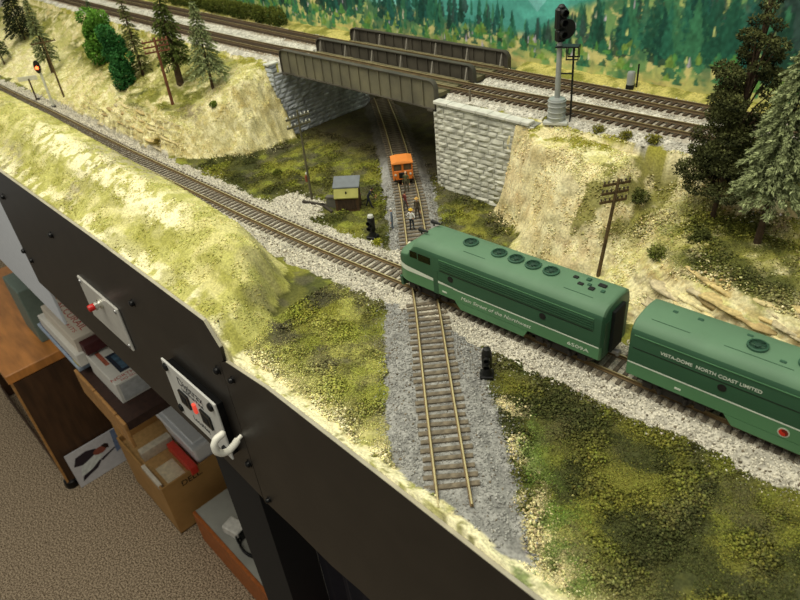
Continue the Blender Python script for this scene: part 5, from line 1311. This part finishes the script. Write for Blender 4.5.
# low shelf
lo2 = (-560, 190, FLOOR_Z)
ls = thing('low_shelf', 'low orange brown wooden shelf unit near the floor, right of the cardboard box', 'shelf', lo2)
MB().box(-760, -380, 104, 262, -918, -900).build('shelf_top', mat('shelf_paper', (150, 150, 142), .7, var=.2, scale=12), ls, org=lo2)
MB().box(-760, -380, 96, 103.5, FLOOR_Z, -898, bev=1).build('front_edge', mat('wood_red', (158, 88, 36), .5, var=.2), ls, org=lo2)
ao = (-640, 138, -900)
ad = thing('power_adapter', 'white power adapter with a dark end lying on the low shelf', 'adapter', ao, .25)
MB().box(-26, 20, -16, 16, 0, 24, bev=3).build('case', mat('adapter_white', (206, 204, 196), .5), ad); MB().box(20, 27, -14, 14, 0, 21, bev=2).build('plug_end', bolt_black, ad)
cbm = MB(); cp_ = [(-585 + 26 * math.cos(a * 1.9) * (1 + .1 * a), 140 + 20 * math.sin(a * 1.9), -896 + 5 * math.sin(a * 3) + a * .8) for a in np.linspace(0, 9, 70)]
cbm.tube(cp_, 2.2, 6); tag(cbm.build('cable', bolt_black, smooth=True), 'tangled thin black cable lying on the low shelf', 'cable')
leg = MB().box(-216, -130, 18, 62, FLOOR_Z, -35).build('support_leg', mat('leg_black', (12, 12, 13), .8)); tag(leg, 'black upright support panel below the joint of the two fascia boards', 'support')
cu = MB()  # dark folded sheet added where there is only unlit void
px = np.linspace(-129, 420, 120); rr = [[(x, 66 + 5 * math.sin(x * .11) + 2.5 * math.sin(x * .29), z) for z in (FLOOR_Z, -500, -36)] for x in px]
cu.loft(rr, cap=False, closed=False); tag(cu.build('void_sheet', mat('void_navy', (17, 17, 27), .95), smooth=True, fix=False), 'dark navy sheet standing in for the unlit void below the right fascia board', 'void_sheet')
rd = MB().box(-127, -20, 8, 58, FLOOR_Z, -500, bev=2).build('wooden_post', mat('terracotta', (150, 78, 54), .7, var=.15), rot=(0, 0, 0)); tag(rd, 'reddish brown wooden post standing in front of the dark void sheet', 'post')

# ================================================================ light and camera
w = bpy.data.worlds.new('world'); scene.world = w; w.use_nodes = True
w.node_tree.nodes['Background'].inputs['Color'].default_value = (0.98, 0.96, 0.86, 1); w.node_tree.nodes['Background'].inputs['Strength'].default_value = 0.29
def area(name, loc, target, sx, sy, power, col=(1.0, .95, .81)):
    l = bpy.data.lights.new(name, 'AREA'); l.shape = 'RECTANGLE'; l.size = sx; l.size_y = sy; l.energy = power; l.color = col
    o = bpy.data.objects.new(name, l); COL.objects.link(o); o.location = W(loc)
    d = Vector(target) - Vector(loc); o.rotation_euler = d.to_track_quat('-Z', 'Y').to_euler()
area('ceiling_light', (100, -120, 1250), (0, 220, 0), 1.3, .35, 11.2)
area('ceiling_light', (-950, 60, 1250), (-700, 250, 0), 1.3, .35, 8.4)
area('ceiling_light', (-200, -700, 1300), (-200, 300, 60), 1.2, .4, 6.5)
cam = bpy.data.cameras.new('camera'); co_ = bpy.data.objects.new('camera', cam); COL.objects.link(co_)
M = Matrix([list(CAM_R), list(CAM_U), list(CAM_B)]).transposed().to_4x4(); M.translation = Vector(W(CAM_C)); co_.matrix_world = M
cam.sensor_width = 36.0; cam.lens = CAM_F / 800 * 36; cam.clip_start = 0.01; cam.clip_end = 50
cam.dof.use_dof = True; cam.dof.focus_distance = 0.52; cam.dof.aperture_fstop = 20
scene.camera = co_
scene.view_settings.view_transform = 'Standard'; scene.view_settings.look = 'None'; scene.view_settings.exposure = 0.0; scene.view_settings.gamma = 1.0
